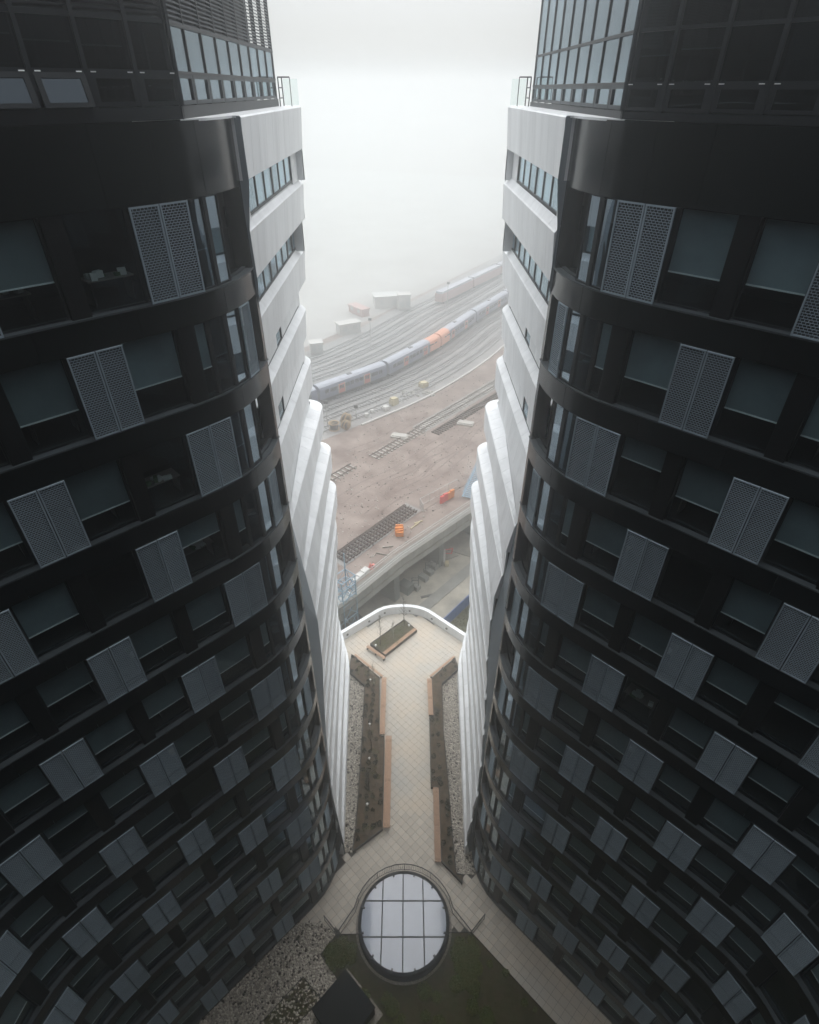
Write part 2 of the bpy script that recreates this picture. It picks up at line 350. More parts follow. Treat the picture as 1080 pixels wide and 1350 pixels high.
def tower(side, name, label):
    rnd = random.Random(11 + side)
    T = thing(name, (X0 + side * 9.0, 18.0, 0), label, 'building', 'twin curved towers facing each other across the terrace')
    cs = CENT[side]; smax = SMAX - 0.2
    for n in range(NF):
        z = SILL(n); zt = z + WIN_H
        zs0, zs1 = zt, z + 3.5           # spandrel above this floor's windows, up to the next sill
        if n == 0: zs1 = 50.42
        edges = [0.0, 2.6] + [c + 1.42 for c in cs if c + 1.42 < smax - 1] + [smax]
        edges.insert(2, 4.2) if edges[2] - edges[1] > 2.9 else None
        for a, b in zip(edges[:-1], edges[1:]):
            mb = MB(); strip(mb, side, a + 0.010, b - 0.010, zs0, zs1 - 0.03, -0.5, 0.0, 6); obj('spandrel_panel', mb, 'black', T)
        # ledge
        mb = MB(); strip(mb, side, 0.0, smax, z - 0.055, z - 0.0, -0.40, 0.035, 44); strip(mb, side, 0.3, smax, z, z + 0.05, -0.36, -0.22, 44)
        obj('sill_ledge', mb, 'ledge', T)
        # slab and core wall behind
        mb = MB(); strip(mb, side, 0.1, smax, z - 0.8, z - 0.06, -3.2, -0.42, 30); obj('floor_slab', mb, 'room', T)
        # end pier at the white wing
        mb = MB(); chord(mb, side, 0.0, 0.30, z, zt, -0.6, 0.0); obj('end_pier', mb, 'black', T)
        sh = lambda i: (cs[i] - (0.92 if i == 0 else 0.80), cs[i] + (0.92 if i == 0 else 0.80))
        even = (n % 2 == 0)
        mb = MB(); chord(mb, side, 0.30, 1.98, z + 0.02, zt, -0.75, -0.70); obj('recess_back', mb, 'pier', T)
        if not even:
            A = FP(side, 1.22, 0.0, z); B = FP(side, 1.95, 0.0, z); t = (B - A).normalized(); w = (B - A).length
            ang = math.atan2(t.y, t.x); base = A
            if side > 0: base = B; ang += math.pi
            inst('corner_grille', LEAF, T, base - Vector((0, 0, 0)), (0, 0, ang), (w / 0.8, 1, 1))
            window(T, side, 2.02, 2.68, z, 0, rail=False, gl='glass_corner', off=-0.09)
            window(T, side, 2.80, 3.52, z, rnd.choice([0, 0.5, 0.6]), gl='glass_corner', off=-0.09)
            window(T, side, 3.58, 4.10, z, rnd.choice([0.6, 0.7, 0.7]), off=-0.09)
            for a, b in ((2.68, 2.80), (3.52, 3.58)):
                mb = MB(); chord(mb, side, a, b, z, zt, -0.3, -0.03); obj('mullion', mb, 'frame', T)
            start = 4.10; first = 1
        else:
            window(T, side, 2.02, 2.66, z, 0, rail=False, gl='glass_corner', off=-0.09)
            window(T, side, 2.80, 3.40, z, rnd.choice([0, 0, 0.55]), gl='glass_corner', off=-0.09)
            mb = MB(); chord(mb, side, 2.66, 2.80, z, zt, -0.3, -0.03); obj('mullion', mb, 'frame', T)
            start = None; first = 0
        def blindv():
            r = rnd.random()
            return 0.0 if r < 0.13 else (0.64 + rnd.uniform(-0.03, 0.05) if r < 0.8 else rnd.uniform(0.3, 0.85))
        def nb(i): return blindv()
        i = first
        prev_end = None
        if not even:
            mb = MB(); chord(mb, side, 4.10, 4.66, z, zt, -0.5, -0.05); obj('pier', mb, 'pier', T)
            window(T, side, 4.68, sh(1)[0], z, blindv())
        while i < len(cs) and sh(i)[1] < smax:
            a, b = sh(i); shutter(T, side, a, b, z)
            window(T, side, a, b, z, 0.0, rail=False)
            if i + 1 < len(cs) and cs[i + 1] + 0.27 < smax - 0.5:
                c = cs[i + 1]
                window(T, side, b, c - 0.27, z, blindv())
                mb = MB(); strip(mb, side, c - 0.27, c + 0.27, z, zt, -0.5, -0.05, 2); obj('pier', mb, 'pier', T)
                e = sh(i + 2)[0] if i + 2 < len(cs) else smax
                if e - (c + 0.27) < 2.6: window(T, side, c + 0.27, e, z, blindv())
                else:
                    mb = MB(); strip(mb, side, c + 0.27, e, z, zt, -0.5, -0.05, 6); obj('pier', mb, 'pier', T)
            i += 2
        if even and False: pass
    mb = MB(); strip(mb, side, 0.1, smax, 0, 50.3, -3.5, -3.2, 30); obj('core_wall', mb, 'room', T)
    mb = MB(); strip(mb, side, 0.0, smax, -0.2, SILL(NF - 1) - 0.06, -0.4, 0.02, 40); obj('plinth', mb, 'black', T)

    # ---- glazed upper storeys
    uS, ya, yb = 6.15, 19.45, 34.3
    XS = X0 + side * uS
    n_side = 9; dy = (yb - ya) / n_side
    left = side < 0
    rows = [(50.74, 51.42, 'vent'), (51.50, 52.46, 'pane'), (52.54, 54.6, 'louvre'), (54.7, 57.2, 'pane')] if left else [(50.62, 51.18, 'vent'), (51.25, 52.28, 'pane'), (52.36, 54.9, 'pane'), (55.0, 57.2, 'pane')]
    sc = 2.86; ds = 1.27; n_c = int((SMAX - 0.3 - sc) / ds)
    zb0 = 50.46
    mb = MB(); strip(mb, side, sc, SMAX - 0.2, 50.42, rows[0][0] - 0.02, -0.5, -0.04, 40)
    q = [XS, XS - side * 0.06]
    mb.box(min(q), max(q), ya, yb, 50.42, rows[0][0] - 0.02); obj('base_rail', mb, 'frame', T)
    # mullions
    for i in range(n_side + 1):
        y = ya + i * dy; mb = MB(); q = sorted([XS + side * 0.15, XS - side * 0.012]); mb.box(q[0], q[1], y - 0.035, y + 0.035, rows[0][0] - 0.02, 57.3); obj('mullion', mb, 'frame', T)
    for i in range(n_c + 1):
        s = sc + i * ds
        mb = MB(); strip(mb, side, s - 0.05, s + 0.05, rows[0][0] - 0.02, 57.3, -0.3, -0.02, 1); obj('mullion', mb, 'frame', T)
    for k, (z0, z1, kind) in enumerate(rows):
        zz = rows[k + 1][0] if k + 1 < len(rows) else 57.3
        mb = MB(); q = sorted([XS + side * 0.12, XS - side * 0.03]); mb.box(q[0], q[1], ya, yb, z1, zz)
        strip(mb, side, sc, SMAX - 0.3, z1, zz, -0.3, -0.05, 40); obj('transom', mb, 'frame', T)
        for i in range(n_side):
            y0 = ya + i * dy + 0.036; y1 = y0 + dy - 0.072
            x = XS + side * 0.03
            if kind == 'louvre':
                mb = MB(); j = z0
                while j < z1 - 0.06:
                    xa, xb = sorted([x - side * 0.03, x + side * 0.07])
                    pts = [(x - side * 0.03, j), (x + side * 0.07, j + 0.07), (x + side * 0.07, j + 0.085), (x - side * 0.03, j + 0.03)]
                    mb.hexa([(p[0], y0, p[1]) for p in pts] + [(p[0], y1, p[1]) for p in pts]); j += 0.105
                obj('louvre', mb, 'ledge', T)
                continue
            if kind == 'vent':
                mb = MB(); q = sorted([x + side * 0.04, x - side * 0.05])
                for a in ((y0, y0 + 0.12, z0, z1), (y1 - 0.12, y1, z0, z1), (y0 + 0.12, y1 - 0.12, z0, z0 + 0.10), (y0 + 0.12, y1 - 0.12, z1 - 0.08, z1)): mb.box(q[0], q[1], a[0], a[1], a[2], a[3])
                w = obj('vent_window', mb, 'ledge', T)
                mb = MB(); q = sorted([x, x + side * 0.015]); mb.box(q[0], q[1], y0 + 0.12, y1 - 0.12, z0 + 0.10, z1 - 0.08); obj('pane', mb, 'glass_hi', w)
            else:
                mb = MB(); q = sorted([x, x + side * 0.015]); mb.box(q[0], q[1], y0, y1, z0, z1); obj('glazing_pane', mb, 'glass_hi', T)
        for i in range(n_c):
            s0 = sc + i * ds + 0.055; s1 = sc + (i + 1) * ds - 0.055
            if kind == 'louvre':
                mb = MB(); j = z0
                A = FP(side, s0, 0, 0); B = FP(side, s1, 0, 0); t = (B - A).normalized(); nn = Vector((t.y, -t.x, 0)) * side
                while j < z1 - 0.06:
                    a = A - nn * 0.17; b = A - nn * 0.07; c = B - nn * 0.17; d = B - nn * 0.07
                    mb.hexa([(b.x, b.y, j), (a.x, a.y, j + 0.07), (a.x, a.y, j + 0.085), (b.x, b.y, j + 0.03), (d.x, d.y, j), (c.x, c.y, j + 0.07), (c.x, c.y, j + 0.085), (d.x, d.y, j + 0.03)]); j += 0.105
                obj('louvre', mb, 'frame', T); continue
            if kind == 'vent':
                A = FP(side, s0, 0, 0); B = FP(side, s1, 0, 0); L = (B - A).length; t = (B - A).normalized(); nn = Vector((t.y, -t.x, 0)) * side
                k0 = 0.13 / L; mb = MB()
                tilt = 0.20 if (left and i in (2, 3, 4)) else 0.0   # top-hung vents standing open
                def P(a, zf, o):
                    p = A.lerp(B, a) + nn * (-0.06 + o + tilt * (1 - zf)); return (p.x, p.y, z0 + (z1 - z0) * zf)
                def bar(a0, a1, f0, f1, m_, o0=-0.05, o1=0.03):
                    m_.hexa([P(a0, f0, o0), P(a1, f0, o0), P(a1, f0, o1), P(a0, f0, o1), P(a0, f1, o0), P(a1, f1, o0), P(a1, f1, o1), P(a0, f1, o1)])
                bar(0, k0, 0, 1, mb); bar(1 - k0, 1, 0, 1, mb); bar(k0, 1 - k0, 0, 0.14, mb); bar(k0, 1 - k0, 0.84, 1, mb)
                w = obj('vent_window', mb, 'frame', T)
                mb = MB(); bar(k0, 1 - k0, 0.14, 0.84, mb, -0.012, 0.0); obj('pane', mb, 'glass_hi', w)
                for aa in (0.10, 0.90):
                    mb = MB(); bar(aa - 0.055, aa + 0.055, 1.01, 1.05, mb, 0.02, 0.045); obj('hinge', mb, 'rail_white', w)
            else:
                mb = MB(); chord(mb, side, s0, s1, z0, z1, -0.13, -0.115); g = obj('glazing_pane', mb, 'glass_hi', T)
                if k == 1 and rnd.random() < 0.7:
                    d = rnd.choice([0.35, 0.45, 0.5, 1.0]); mb = MB(); chord(mb, side, s0, s1, z1 - (z1 - z0) * d, z1, -0.32, -0.31, 0, 0.03, 0.97)
                    if d < 1: chord(mb, side, s0, s1, z1 - (z1 - z0) * d - 0.03, z1 - (z1 - z0) * d, -0.33, -0.30, 1, 0.03, 0.97)
                    obj('blind', mb, ['blind', 'rail_white'], g)
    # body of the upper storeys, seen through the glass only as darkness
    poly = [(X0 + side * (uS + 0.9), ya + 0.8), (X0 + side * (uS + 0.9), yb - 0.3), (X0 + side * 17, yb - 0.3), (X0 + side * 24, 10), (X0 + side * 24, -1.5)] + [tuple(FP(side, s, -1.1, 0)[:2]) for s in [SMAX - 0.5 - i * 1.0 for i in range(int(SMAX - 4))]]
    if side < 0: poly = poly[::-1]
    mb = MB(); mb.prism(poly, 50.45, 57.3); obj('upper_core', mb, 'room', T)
    rp = [(X0 + side * (uS + 0.02), ya), (X0 + side * (uS + 0.02), yb), (X0 + side * 17, yb), (X0 + side * 24, 10), (X0 + side * 24, -1.5)] + [tuple(FP(side, s, -0.1, 0)[:2]) for s in [SMAX - 0.5 - i * 1.0 for i in range(int(SMAX - 3))]]
    if side < 0: rp = rp[::-1]
    mb = MB(); mb.prism(rp, 57.31, 57.6); obj('roof', mb, 'ledge', T)
    wing(T, side, rnd)
    return T

# ------------------------------------------------------------------ white wing of each tower
UK = {1: 5.14, 2: 5.36, 3: 5.80, 4: 6.10, 5: 6.15, 6: 5.73, 7: 5.42, 8: 5.10, 9: 5.12, 10: 5.28, 11: 5.40, 12: 5.44, 13: 5.40, 14: 5.20, 15: 4.98}
YN = {1: 22.15, 2: 22.15, 3: 22.45, 4: 22.5, 5: 22.6, 6: 23.4, 7: 23.5, 8: 23.5, 9: 23.4, 10: 23.1, 11: 22.8, 12: 22.5, 13: 22.2, 14: 22.05, 15: 21.85}
YF = {1: 35.2, 2: 35.6, 3: 37.6, 4: 37.6, 5: 38.0, 6: 38.4, 7: 38.5, 8: 38.7, 9: 39.7, 10: 40.2, 11: 40.8, 12: 41.4, 13: 42.3, 14: 43.2, 15: 44.4}
SLP = {k: 0.0 for k in range(1, 8)}; SLP.update({8: .012, 9: .022, 10: .030, 11: .036, 12: .040, 13: .043, 14: .045, 15: .046})
def ZK(k): return 50.42 if k == 1 else 47.07 - 3.5 * (k - 2)
WSIDE = 1
def wplan(k):
    u = UK[k] + ((-0.07 if k < 5 else -0.11) * WSIDE if k > 1 else 0.0)
    ru, ry = (0.05, 0.05) if k <= 2 else ((1.3, 1.3) if k <= 5 else ((1.2, 1.3) if k <= 8 else ((1.8, 3.2) if k <= 11 else ((2.4, 5.0) if k < 15 else (2.4, 6.0)))))
    return u, YN[k], YF[k], ru, ry, SLP[k] * (1.15 if WSIDE < 0 else 0.8)
def wst(k):   # straight length, arc length
    u, y0, y1, ru, ry, sl = wplan(k); return (y1 - ry) - y0, 0.5 * math.pi * (ru + ry) / 2
def wpt(k, L, d):   # point at length L along level k's face, set back d
    u, y0, y1, ru, ry, sl = wplan(k); straight, arc = wst(k)
    if L <= straight: return (u + d + sl * L, y0 + L)
    u += sl * straight; t = (L - straight) / arc
    if t <= 1:
        a = t * math.pi / 2
        if d >= min(ru, ry): return (u + d, y1 - d)
        return (u + ru - (ru - d) * math.cos(a), y1 - ry + (ry - d) * math.sin(a))
    return (u + ru + (L - straight - arc), y1 - d)
def wlen(k): return sum(wst(k)) + 5.0
def wing(T, side, rnd):
    def W3(k, L, d, z):
        p = wpt(k, L, d); return (X0 + side * p[0], p[1], z)
    global WSIDE
    WSIDE = side
    def setback(k, L):   # how far the foot of band k sits behind its top edge
        if k == 15: return 0.0
        if k < 5: return 0.13
        f = min(1.0, max(0.0, L / 11.0))
        return (UK[k + 1] - UK[k]) * (1 - f) + 0.03
    def wdep(k, L):   # plane of the windows under band k, measured from band k's top edge
        return max(setback(k, L) + 0.10, UK[k + 1] + (0.22 if k < 3 else 0.34) - UK[k]) if k < 5 else setback(k, L) + 0.04 + 0.30 * min(1.0, max(0.0, L / 9.0))
    for k in range(1, 16):
        z = ZK(k); zb = 48.62 if k == 1 else (z - 1.75 if k < 15 else 0.0)
        L = wlen(k); pw = 1.25; npan = int(L / pw); pw = L / npan
        def inner(L_):   # where the sill meets the window plane of the storey above
            return 0.6 if k == 1 else max(0.12, UK[k - 1] + SLP[k - 1] * L_ + wdep(k - 1, L_) + 0.03 - UK[k] - SLP[k] * L_)
        for i in range(npan):
            a, b = i * pw + 0.009, (i + 1) * pw - 0.009
            seg = 1 if b < wst(k)[0] else 4
            mb = MB(); prof = []
            for j in range(seg + 1):
                l_ = a + (b - a) * j / seg; sb = setback(k, l_)
                zi = z + (0.30 if k > 1 else 0.0)
                prof.append([W3(k, l_, inner(l_), zi), W3(k, l_, 0.05, z), W3(k, l_, 0.0, z - 0.05), W3(k, l_, sb, zb), W3(k, l_, sb + 0.45, zb)])
            vs = [p for r in prof for p in r]; fs = []
            for j in range(seg):
                for t in range(4):
                    q = (5 * j + t, 5 * (j + 1) + t, 5 * (j + 1) + t + 1, 5 * j + t + 1); fs.append(q if side > 0 else q[::-1])
            fs += [(0, 1, 2, 3, 4), tuple(5 * seg + t for t in (4, 3, 2, 1, 0))]
            mb.add(vs, fs); obj('cladding_panel', mb, 'white', T)
        # windows between band k and band k+1
        if k < 15:
            zt, zbtm = zb, ZK(k + 1) + 0.30
            wl_ = wlen(k) - 5
            if k <= 4:
                l0, l1 = {1: (1.15, 10.7), 2: (1.2, 13.2), 3: (0.6, 13.4), 4: (0.6, 13.2)}[k]
                cnt = {1: 6, 2: 8, 3: 9, 4: 9}[k]; step = (l1 - l0) / cnt
                rc = 0.0
                pale = {1: [0, 1, 1, 0, 1, 1], 2: [1, 0, 1, 0, 1, 0, 1, 0], 3: [0, 1, 1, 1, 0, 1, 1, 1, 1], 4: [1, 1, 1, 0, 1, 1, 1, 1, 1]}[k]
                for i in range(cnt):
                    a, b = l0 + i * step, l0 + (i + 1) * step
                    def bx(mb, a_, b_, z0_, z1_, d0, d1, mi=0):
                        q = [W3(k, a_, wdep(k, a_) + d1, 0), W3(k, b_, wdep(k, b_) + d1, 0), W3(k, b_, wdep(k, b_) + d0, 0), W3(k, a_, wdep(k, a_) + d0, 0)]
                        mb.hexa([(p[0], p[1], z0_) for p in q] + [(p[0], p[1], z1_) for p in q], mi)
                    mb = MB(); wide = 0.14 if i % 3 == 0 else 0.05
                    bx(mb, a, a + wide, zbtm, zt, rc, rc + 0.08); bx(mb, b - 0.04, b, zbtm, zt, rc, rc + 0.08); bx(mb, a + wide, b - 0.04, zbtm, zbtm + 0.09, rc, rc + 0.08); bx(mb, a + wide, b - 0.04, zt - 0.05, zt, rc, rc + 0.08)
                    w = obj('window', mb, 'frame', T)
                    mb = MB(); bx(mb, a + wide, b - 0.04, zbtm + 0.09, zt - 0.05, rc + 0.03, rc + 0.045); obj('pane', mb, 'glass', w)
                    if k >= 3 and pale[i]:   # white outer screen drawn down over the pane
                        mb = MB(); bx(mb, a + 0.01, b - 0.01, zbtm + 0.13, zt, rc - 0.03, rc - 0.012); obj('sun_screen', mb, 'white', w)
                    mb = MB()
                    if pale[i]: bx(mb, a + wide, b - 0.04, zbtm + 0.09, zt - 0.05, rc + 0.12, rc + 0.13)
                    else:
                        for j in range(7):
                            aa = a + wide + (b - a - wide) * j / 7; bx(mb, aa, aa + (b - a) / 9, zbtm + 0.09, zt - 0.05, rc + 0.10 + 0.05 * (j % 2), rc + 0.16)
                    obj('blind', mb, 'paleblind' if pale[i] else 'curtain', w)
                for (a, b) in ((0.0, l0), (l1, wlen(k) - 0.1)):   # white jamb panels left and right of the strip
                    nseg = max(1, int((b - a) / 0.4)); mb = MB()
                    for j in range(nseg):
                        aa = a + (b - a) * j / nseg; bb = a + (b - a) * (j + 1) / nseg
                        q = [W3(k, aa, wdep(k, aa) + 0.25, 0), W3(k, bb, wdep(k, bb) + 0.25, 0), W3(k, bb, wdep(k, bb) - 0.03, 0), W3(k, aa, wdep(k, aa) - 0.03, 0)]
                        mb.hexa([(p[0], p[1], zbtm - 0.1) for p in q] + [(p[0], p[1], zt) for p in q])
                    obj('jamb_panel', mb, 'white', T)
            else:
                mb = MB(); nseg = 24
                for j in range(nseg):
                    aa = 0.05 + (wlen(k) - 0.2) * j / nseg; bb = 0.05 + (wlen(k) - 0.2) * (j + 1) / nseg
                    q = [W3(k, aa, wdep(k, aa) + 0.08, 0), W3(k, bb, wdep(k, bb) + 0.08, 0), W3(k, bb, wdep(k, bb), 0), W3(k, aa, wdep(k, aa), 0)]
                    mb.hexa([(p[0], p[1], zbtm - 0.15) for p in q] + [(p[0], p[1], zt) for p in q])
                obj('window_strip', mb, 'white', T)
        # core of the storey
        mb = MB(); pl = [wpt(k, 0.0, 1.0)] + [wpt(k, wlen(k) * t / 20.0, 1.0) for t in range(1, 21)] + [(14.0, YF[k] - 1.0), (14.0, YN[k] + 2)]
        pl = [(X0 + side * p[0], p[1]) for p in pl]
        if side < 0: pl = pl[::-1]
        mb.prism(pl, (zb if k < 15 else -9.9) if k < 15 else -0.3, z - 0.06); obj('wing_slab', mb, 'white' if k == 1 else 'room', T)
        if k < 15:
            mb = MB(); pl2 = [(X0 + side * p[0], p[1]) for p in [(UK[k] + 2.6, YN[k] + 1), (UK[k] + 2.6, YF[k] - 2.5), (14, YF[k] - 2.5), (14, YN[k] + 1)]]
            if side < 0: pl2 = pl2[::-1]
            mb.prism(pl2, ZK(k + 1) - 0.05, zb); obj('wing_core', mb, 'room', T)
    # grey return cladding between the black tower and the white bands
    mb = MB(); A = []; B = []
    lev = [(50.40, 1), (48.6, 1), (47.1, 2), (45.3, 2)] + [(ZK(k), k) for k in range(3, 16)] + [(0.0, 15)]
    for z, k in lev:
        A.append((X0 + side * 5.60, 22.18, z)); B.append((X0 + side * (UK[k] + (0.02 if z > 46 else 0.0)), YN[k] - 0.01, z))
    nA = len(A); fs = [(i, i + 1, nA + i + 1, nA + i) for i in range(nA - 1)]
    mb.add(A + B, fs if side < 0 else [f[::-1] for f in fs]); 
    C = [(p[0] + side * 0.12, p[1] + 0.25, p[2]) for p in B]
    mb.add(B + C, fs); obj('return_cladding', mb, 'return', T)
    # terrace surface on the top band
    mb = MB(); pl = [(X0 + side * p[0], p[1]) for p in [(UK[1] + 0.05, 22.2), (5.40, 22.1), (5.48, 21.3), (5.72, 20.25), (6.16, 19.35), (6.22, 35.1), (UK[1] + 0.05, 35.1)]]; mb.prism(pl if side > 0 else pl[::-1], 50.36, 50.425); obj('terrace_coping', mb, 'white', T)
    # terrace end railing
    mb = MB(); xr = X0 + side * 5.95
    for y in (33.9, 34.9): mb.tube((xr, y, 50.42), (xr, y, 51.55), 0.03)
    for zz in (50.75, 51.15, 51.55): mb.tube((xr, 33.9, zz), (xr, 34.9, zz), 0.025)
    mb.tube((xr, 33.9, 51.55), (X0 + side * 5.4, 33.9, 51.55), 0.03); mb.tube((X0 + side * 5.4, 33.9, 50.42), (X0 + side * 5.4, 33.9, 51.55), 0.02)
    r = obj('terrace_railing', mb, 'frame', T)
    mb = MB(); q = sorted([X0 + side * 5.2, X0 + side * 5.9]); mb.box(q[0], q[1], 34.85, 34.87, 50.45, 51.5); obj('glass_screen', mb, 'clear', r)

tower(-1, 'curved_tower', 'left black curved tower with perforated shutters, louvred top and white wing')
tower(1, 'curved_tower', 'right black curved tower with perforated shutters, all-glass top and white wing')
# unseen rear block closing the courtyard, raised above the camera to darken the facades
RB = thing('unseen_rear_block', (X0, -5, 0), 'dark unseen rear block behind the viewpoint, raised to shade the courtyard', 'building')
mb = MB(); mb.box(X0 - 24, X0 + 24, -12, -1.95, -10, 57.3); obj('wall', mb, 'pier', RB)
for n in range(NF):
    mb = MB(); mb.box(X0 - 16.2, X0 + 16.2, -1.9, -1.6, SILL(n) + 2.6, SILL(n) + (3.44 if n else 3.2)); obj('spandrel_panel', mb, 'black', RB)

# ------------------------------------------------------------------ terrace deck
PROW_O = [(-9.2, 44.0), (-7.79, 45.16), (-3.61, 48.73), (-2.9, 49.15), (-2.0, 49.42), (-0.64, 49.58), (0.35, 49.52), (1.18, 49.36), (2.0, 49.05), (2.71, 48.61), (6.57, 45.04), (8.2, 43.5)]
DECK = [(-13.5, 5), (13.3, 5), (13.3, 20), (8.2, 22), (8.2, 43.5)] + PROW_O[::-1][1:-1] + [(-9.2, 44.0), (-9.2, 22), (-13.5, 20)]
mb = MB(); mb.prism([(-24, -2), (24, -2), (24, 20), (8.2, 22), (8.2, 43.5)] + PROW_O[::-1][1:-1] + [(-9.2, 44.0), (-9.2, 22), (-24, 20)], -10, -0.04)
deck = obj('terrace_deck', mb, 'grout', None, kind='structure')
# parapet of the prow
def offset_line(P, d):
    out = []
    for i, p in enumerate(P):
        a = Vector(P[max(0, i - 1)]); b = Vector(P[min(len(P) - 1, i + 1)]); t = (b - a).normalized(); out.append(Vector(p) + Vector((t.y, -t.x)) * d)
    return out
PR = []
for a, b in zip(PROW_O[:-1], PROW_O[1:]):
    m_ = max(1, int((Vector(b) - Vector(a)).length / 0.7))
    PR += [Vector(a).lerp(Vector(b), i / m_) for i in range(m_)]
PR.append(Vector(PROW_O[-1])); PI = offset_line(PR, 0.42); PI2 = offset_line(PR, 0.52)
par = thing('prow_parapet', (-0.6, 49.3, 0), 'white rounded parapet wall round the pointed end of the terrace', 'wall')
mb = MB(); vs = []; n = len(PR)
for i in range(n):
    vs += [(PR[i].x, PR[i].y, -1.6), (PR[i].x, PR[i].y, 1.08), (PI[i].x, PI[i].y, 1.08), (PI2[i].x, PI2[i].y, -0.03)]
mb.add(vs, [f for i in range(n - 1) for f in ((4 * i, 4 * i + 4, 4 * i + 5, 4 * i + 1), (4 * i + 1, 4 * i + 5, 4 * i + 6, 4 * i + 2), (4 * i + 2, 4 * i + 6, 4 * i + 7, 4 * i + 3))], 0, False)
obj('wall', mb, 'white', par)
for (x, y) in [(-6.45, 45.35), (-4.5, 46.95), (-2.75, 48.35), (0.55, 48.85), (2.75, 47.75), (4.55, 46.1)]:
    j = min(range(n), key=lambda i: (PI2[i].x - x) ** 2 + (PI2[i].y - y) ** 2); c = PI2[j]; t = (PI2[min(n - 1, j + 1)] - PI2[max(0, j - 1)]).normalized()
    mb = MB(); mb.obox((c.x, c.y), t, 0.22, 0.12, 0.42, 0.58); obj('wall_light', mb, 'darkdot', par)

# planters, beds and gravel outlines (used to keep paving off them too)
PL = [(-6.2, 42.55), (-5.88, 42.3), (-2.95, 39.4), (-2.70, 32.55), (-2.22, 32.45), (-2.08, 23.75), (-4.45, 21.95), (-4.55, 22.1), (-4.41, 23.8), (-4.39, 27.2), (-4.41, 33.1), (-4.53, 38.4), (-6.35, 40.2)]
PRR = [(5.3, 42.05), (2.6, 39.35), (2.66, 34.75), (2.22, 34.65), (2.13, 27.4), (2.85, 27.3), (2.78, 21.2), (4.35, 19.6), (4.5, 20.2), (3.95, 20.3), (3.84, 23.2), (3.75, 27.1), (3.58, 33.2), (3.69, 38.6), (5.6, 40.6)]
PC = [(-0.36, 47.75), (1.13, 46.1), (-2.44, 42.4), (-4.2, 44.05)]
SKC = (-0.26, 16.8)
BED = [(-5.25, 16.25), (-6.35, 14.95), (-4.9, 13.45), (-4.3, 13.85), (-3.3, 12.8), (-3.3, 5), (14.8, 5), (10.15, 11.05), (4.82, 16.4)]
BEDL = [(-7.42, 13.7), (-5.96, 12.44), (-7.6, 10.9), (-12, 6.0), (-15, 6.0)]
GRAV = [[(-4.42, 22.0), (-4.42, 38.4), (-6.3, 40.2), (-7.2, 41.0), (-7.2, 22.0)], [(3.85, 20.3), (3.6, 33.2), (3.7, 38.5), (5.6, 40.5), (7.0, 41.5), (7.0, 20.4)], [(-6.6, 17.0), (-5.3, 16.3), (-6.4, 15.0), (-4.9, 13.45), (-3.2, 12.8), (-3.2, 5), (-16, 5), (-16, 12), (-9, 17.0)]]
# paving tiles, laid diagonally
TS = 0.575
tm = MB(); g = TS / 2 - 0.008; tm.hexa([(-g, -g, -0.035), (g, -g, -0.035), (g, g, -0.035), (-g, g, -0.035), (-g, -g, 0), (g, -g, 0), (g, g, 0), (-g, g, 0)])
TILE = mesh_of('paving_tile', tm, 'paving'); cells = []
INS = [(-8.6, 44.2), (-7.5, 44.75), (-3.35, 48.3), (-2.0, 48.95), (-0.6, 49.1), (1.0, 48.9), (2.45, 48.25), (6.3, 44.7), (8.0, 43.3), (7.6, 22), (17.5, 20), (17.5, 2), (-8, 12), (-8.6, 22)]
for i in range(-70, 100):
    for j in range(-70, 100):
        x = X0 + (i - j) * TS * 0.7071; y = 20 + (i + j) * TS * 0.7071
        if not in_poly(x, y, INS): continue
        if any(in_poly(x, y, P) for P in GRAV): continue
        if in_poly(x, y, BED) and (x - SKC[0]) ** 2 + (y - SKC[1]) ** 2 > 0 : continue
        if any(in_poly(x, y, P) for P in (BEDL,)): continue
        ax = abs(x - X0)
        if ax > 5.2 and y < 23 and ax + y > 25.9: continue
        if ax > 17: continue
        if any(all(in_poly(x + a, y + b, P) for a, b in ((.42, 0), (-.42, 0), (0, .42), (0, -.42))) for P in (PL, PRR, PC)): continue
        cells.append((y, x))
cells.sort()
vis = [c for c in cells if c[0] > 11.0]; rest = [c for c in cells if c[0] <= 11.0]
near = [c for c in vis if abs(c[1]) < 7.5][:300]; ns = set(near)
rest += [c for c in vis if c not in ns]
for (y, x) in near: inst('paving_tile', TILE, deck, (x, y, random.uniform(-0.003, 0.003)), (random.uniform(-.004, .004), random.uniform(-.004, .004), R(45)))
mb = MB(); h = g * 1.4142
for (y, x) in rest:
    dz = random.uniform(-0.003, 0.003)
    mb.hexa([(x - h, y, -0.035), (x, y - h, -0.035), (x + h, y, -0.035), (x, y + h, -0.035), (x - h, y, dz), (x, y - h, dz), (x + h, y, dz), (x, y + h, dz)])
obj('paving_field', mb, 'paving', deck, kind='stuff')

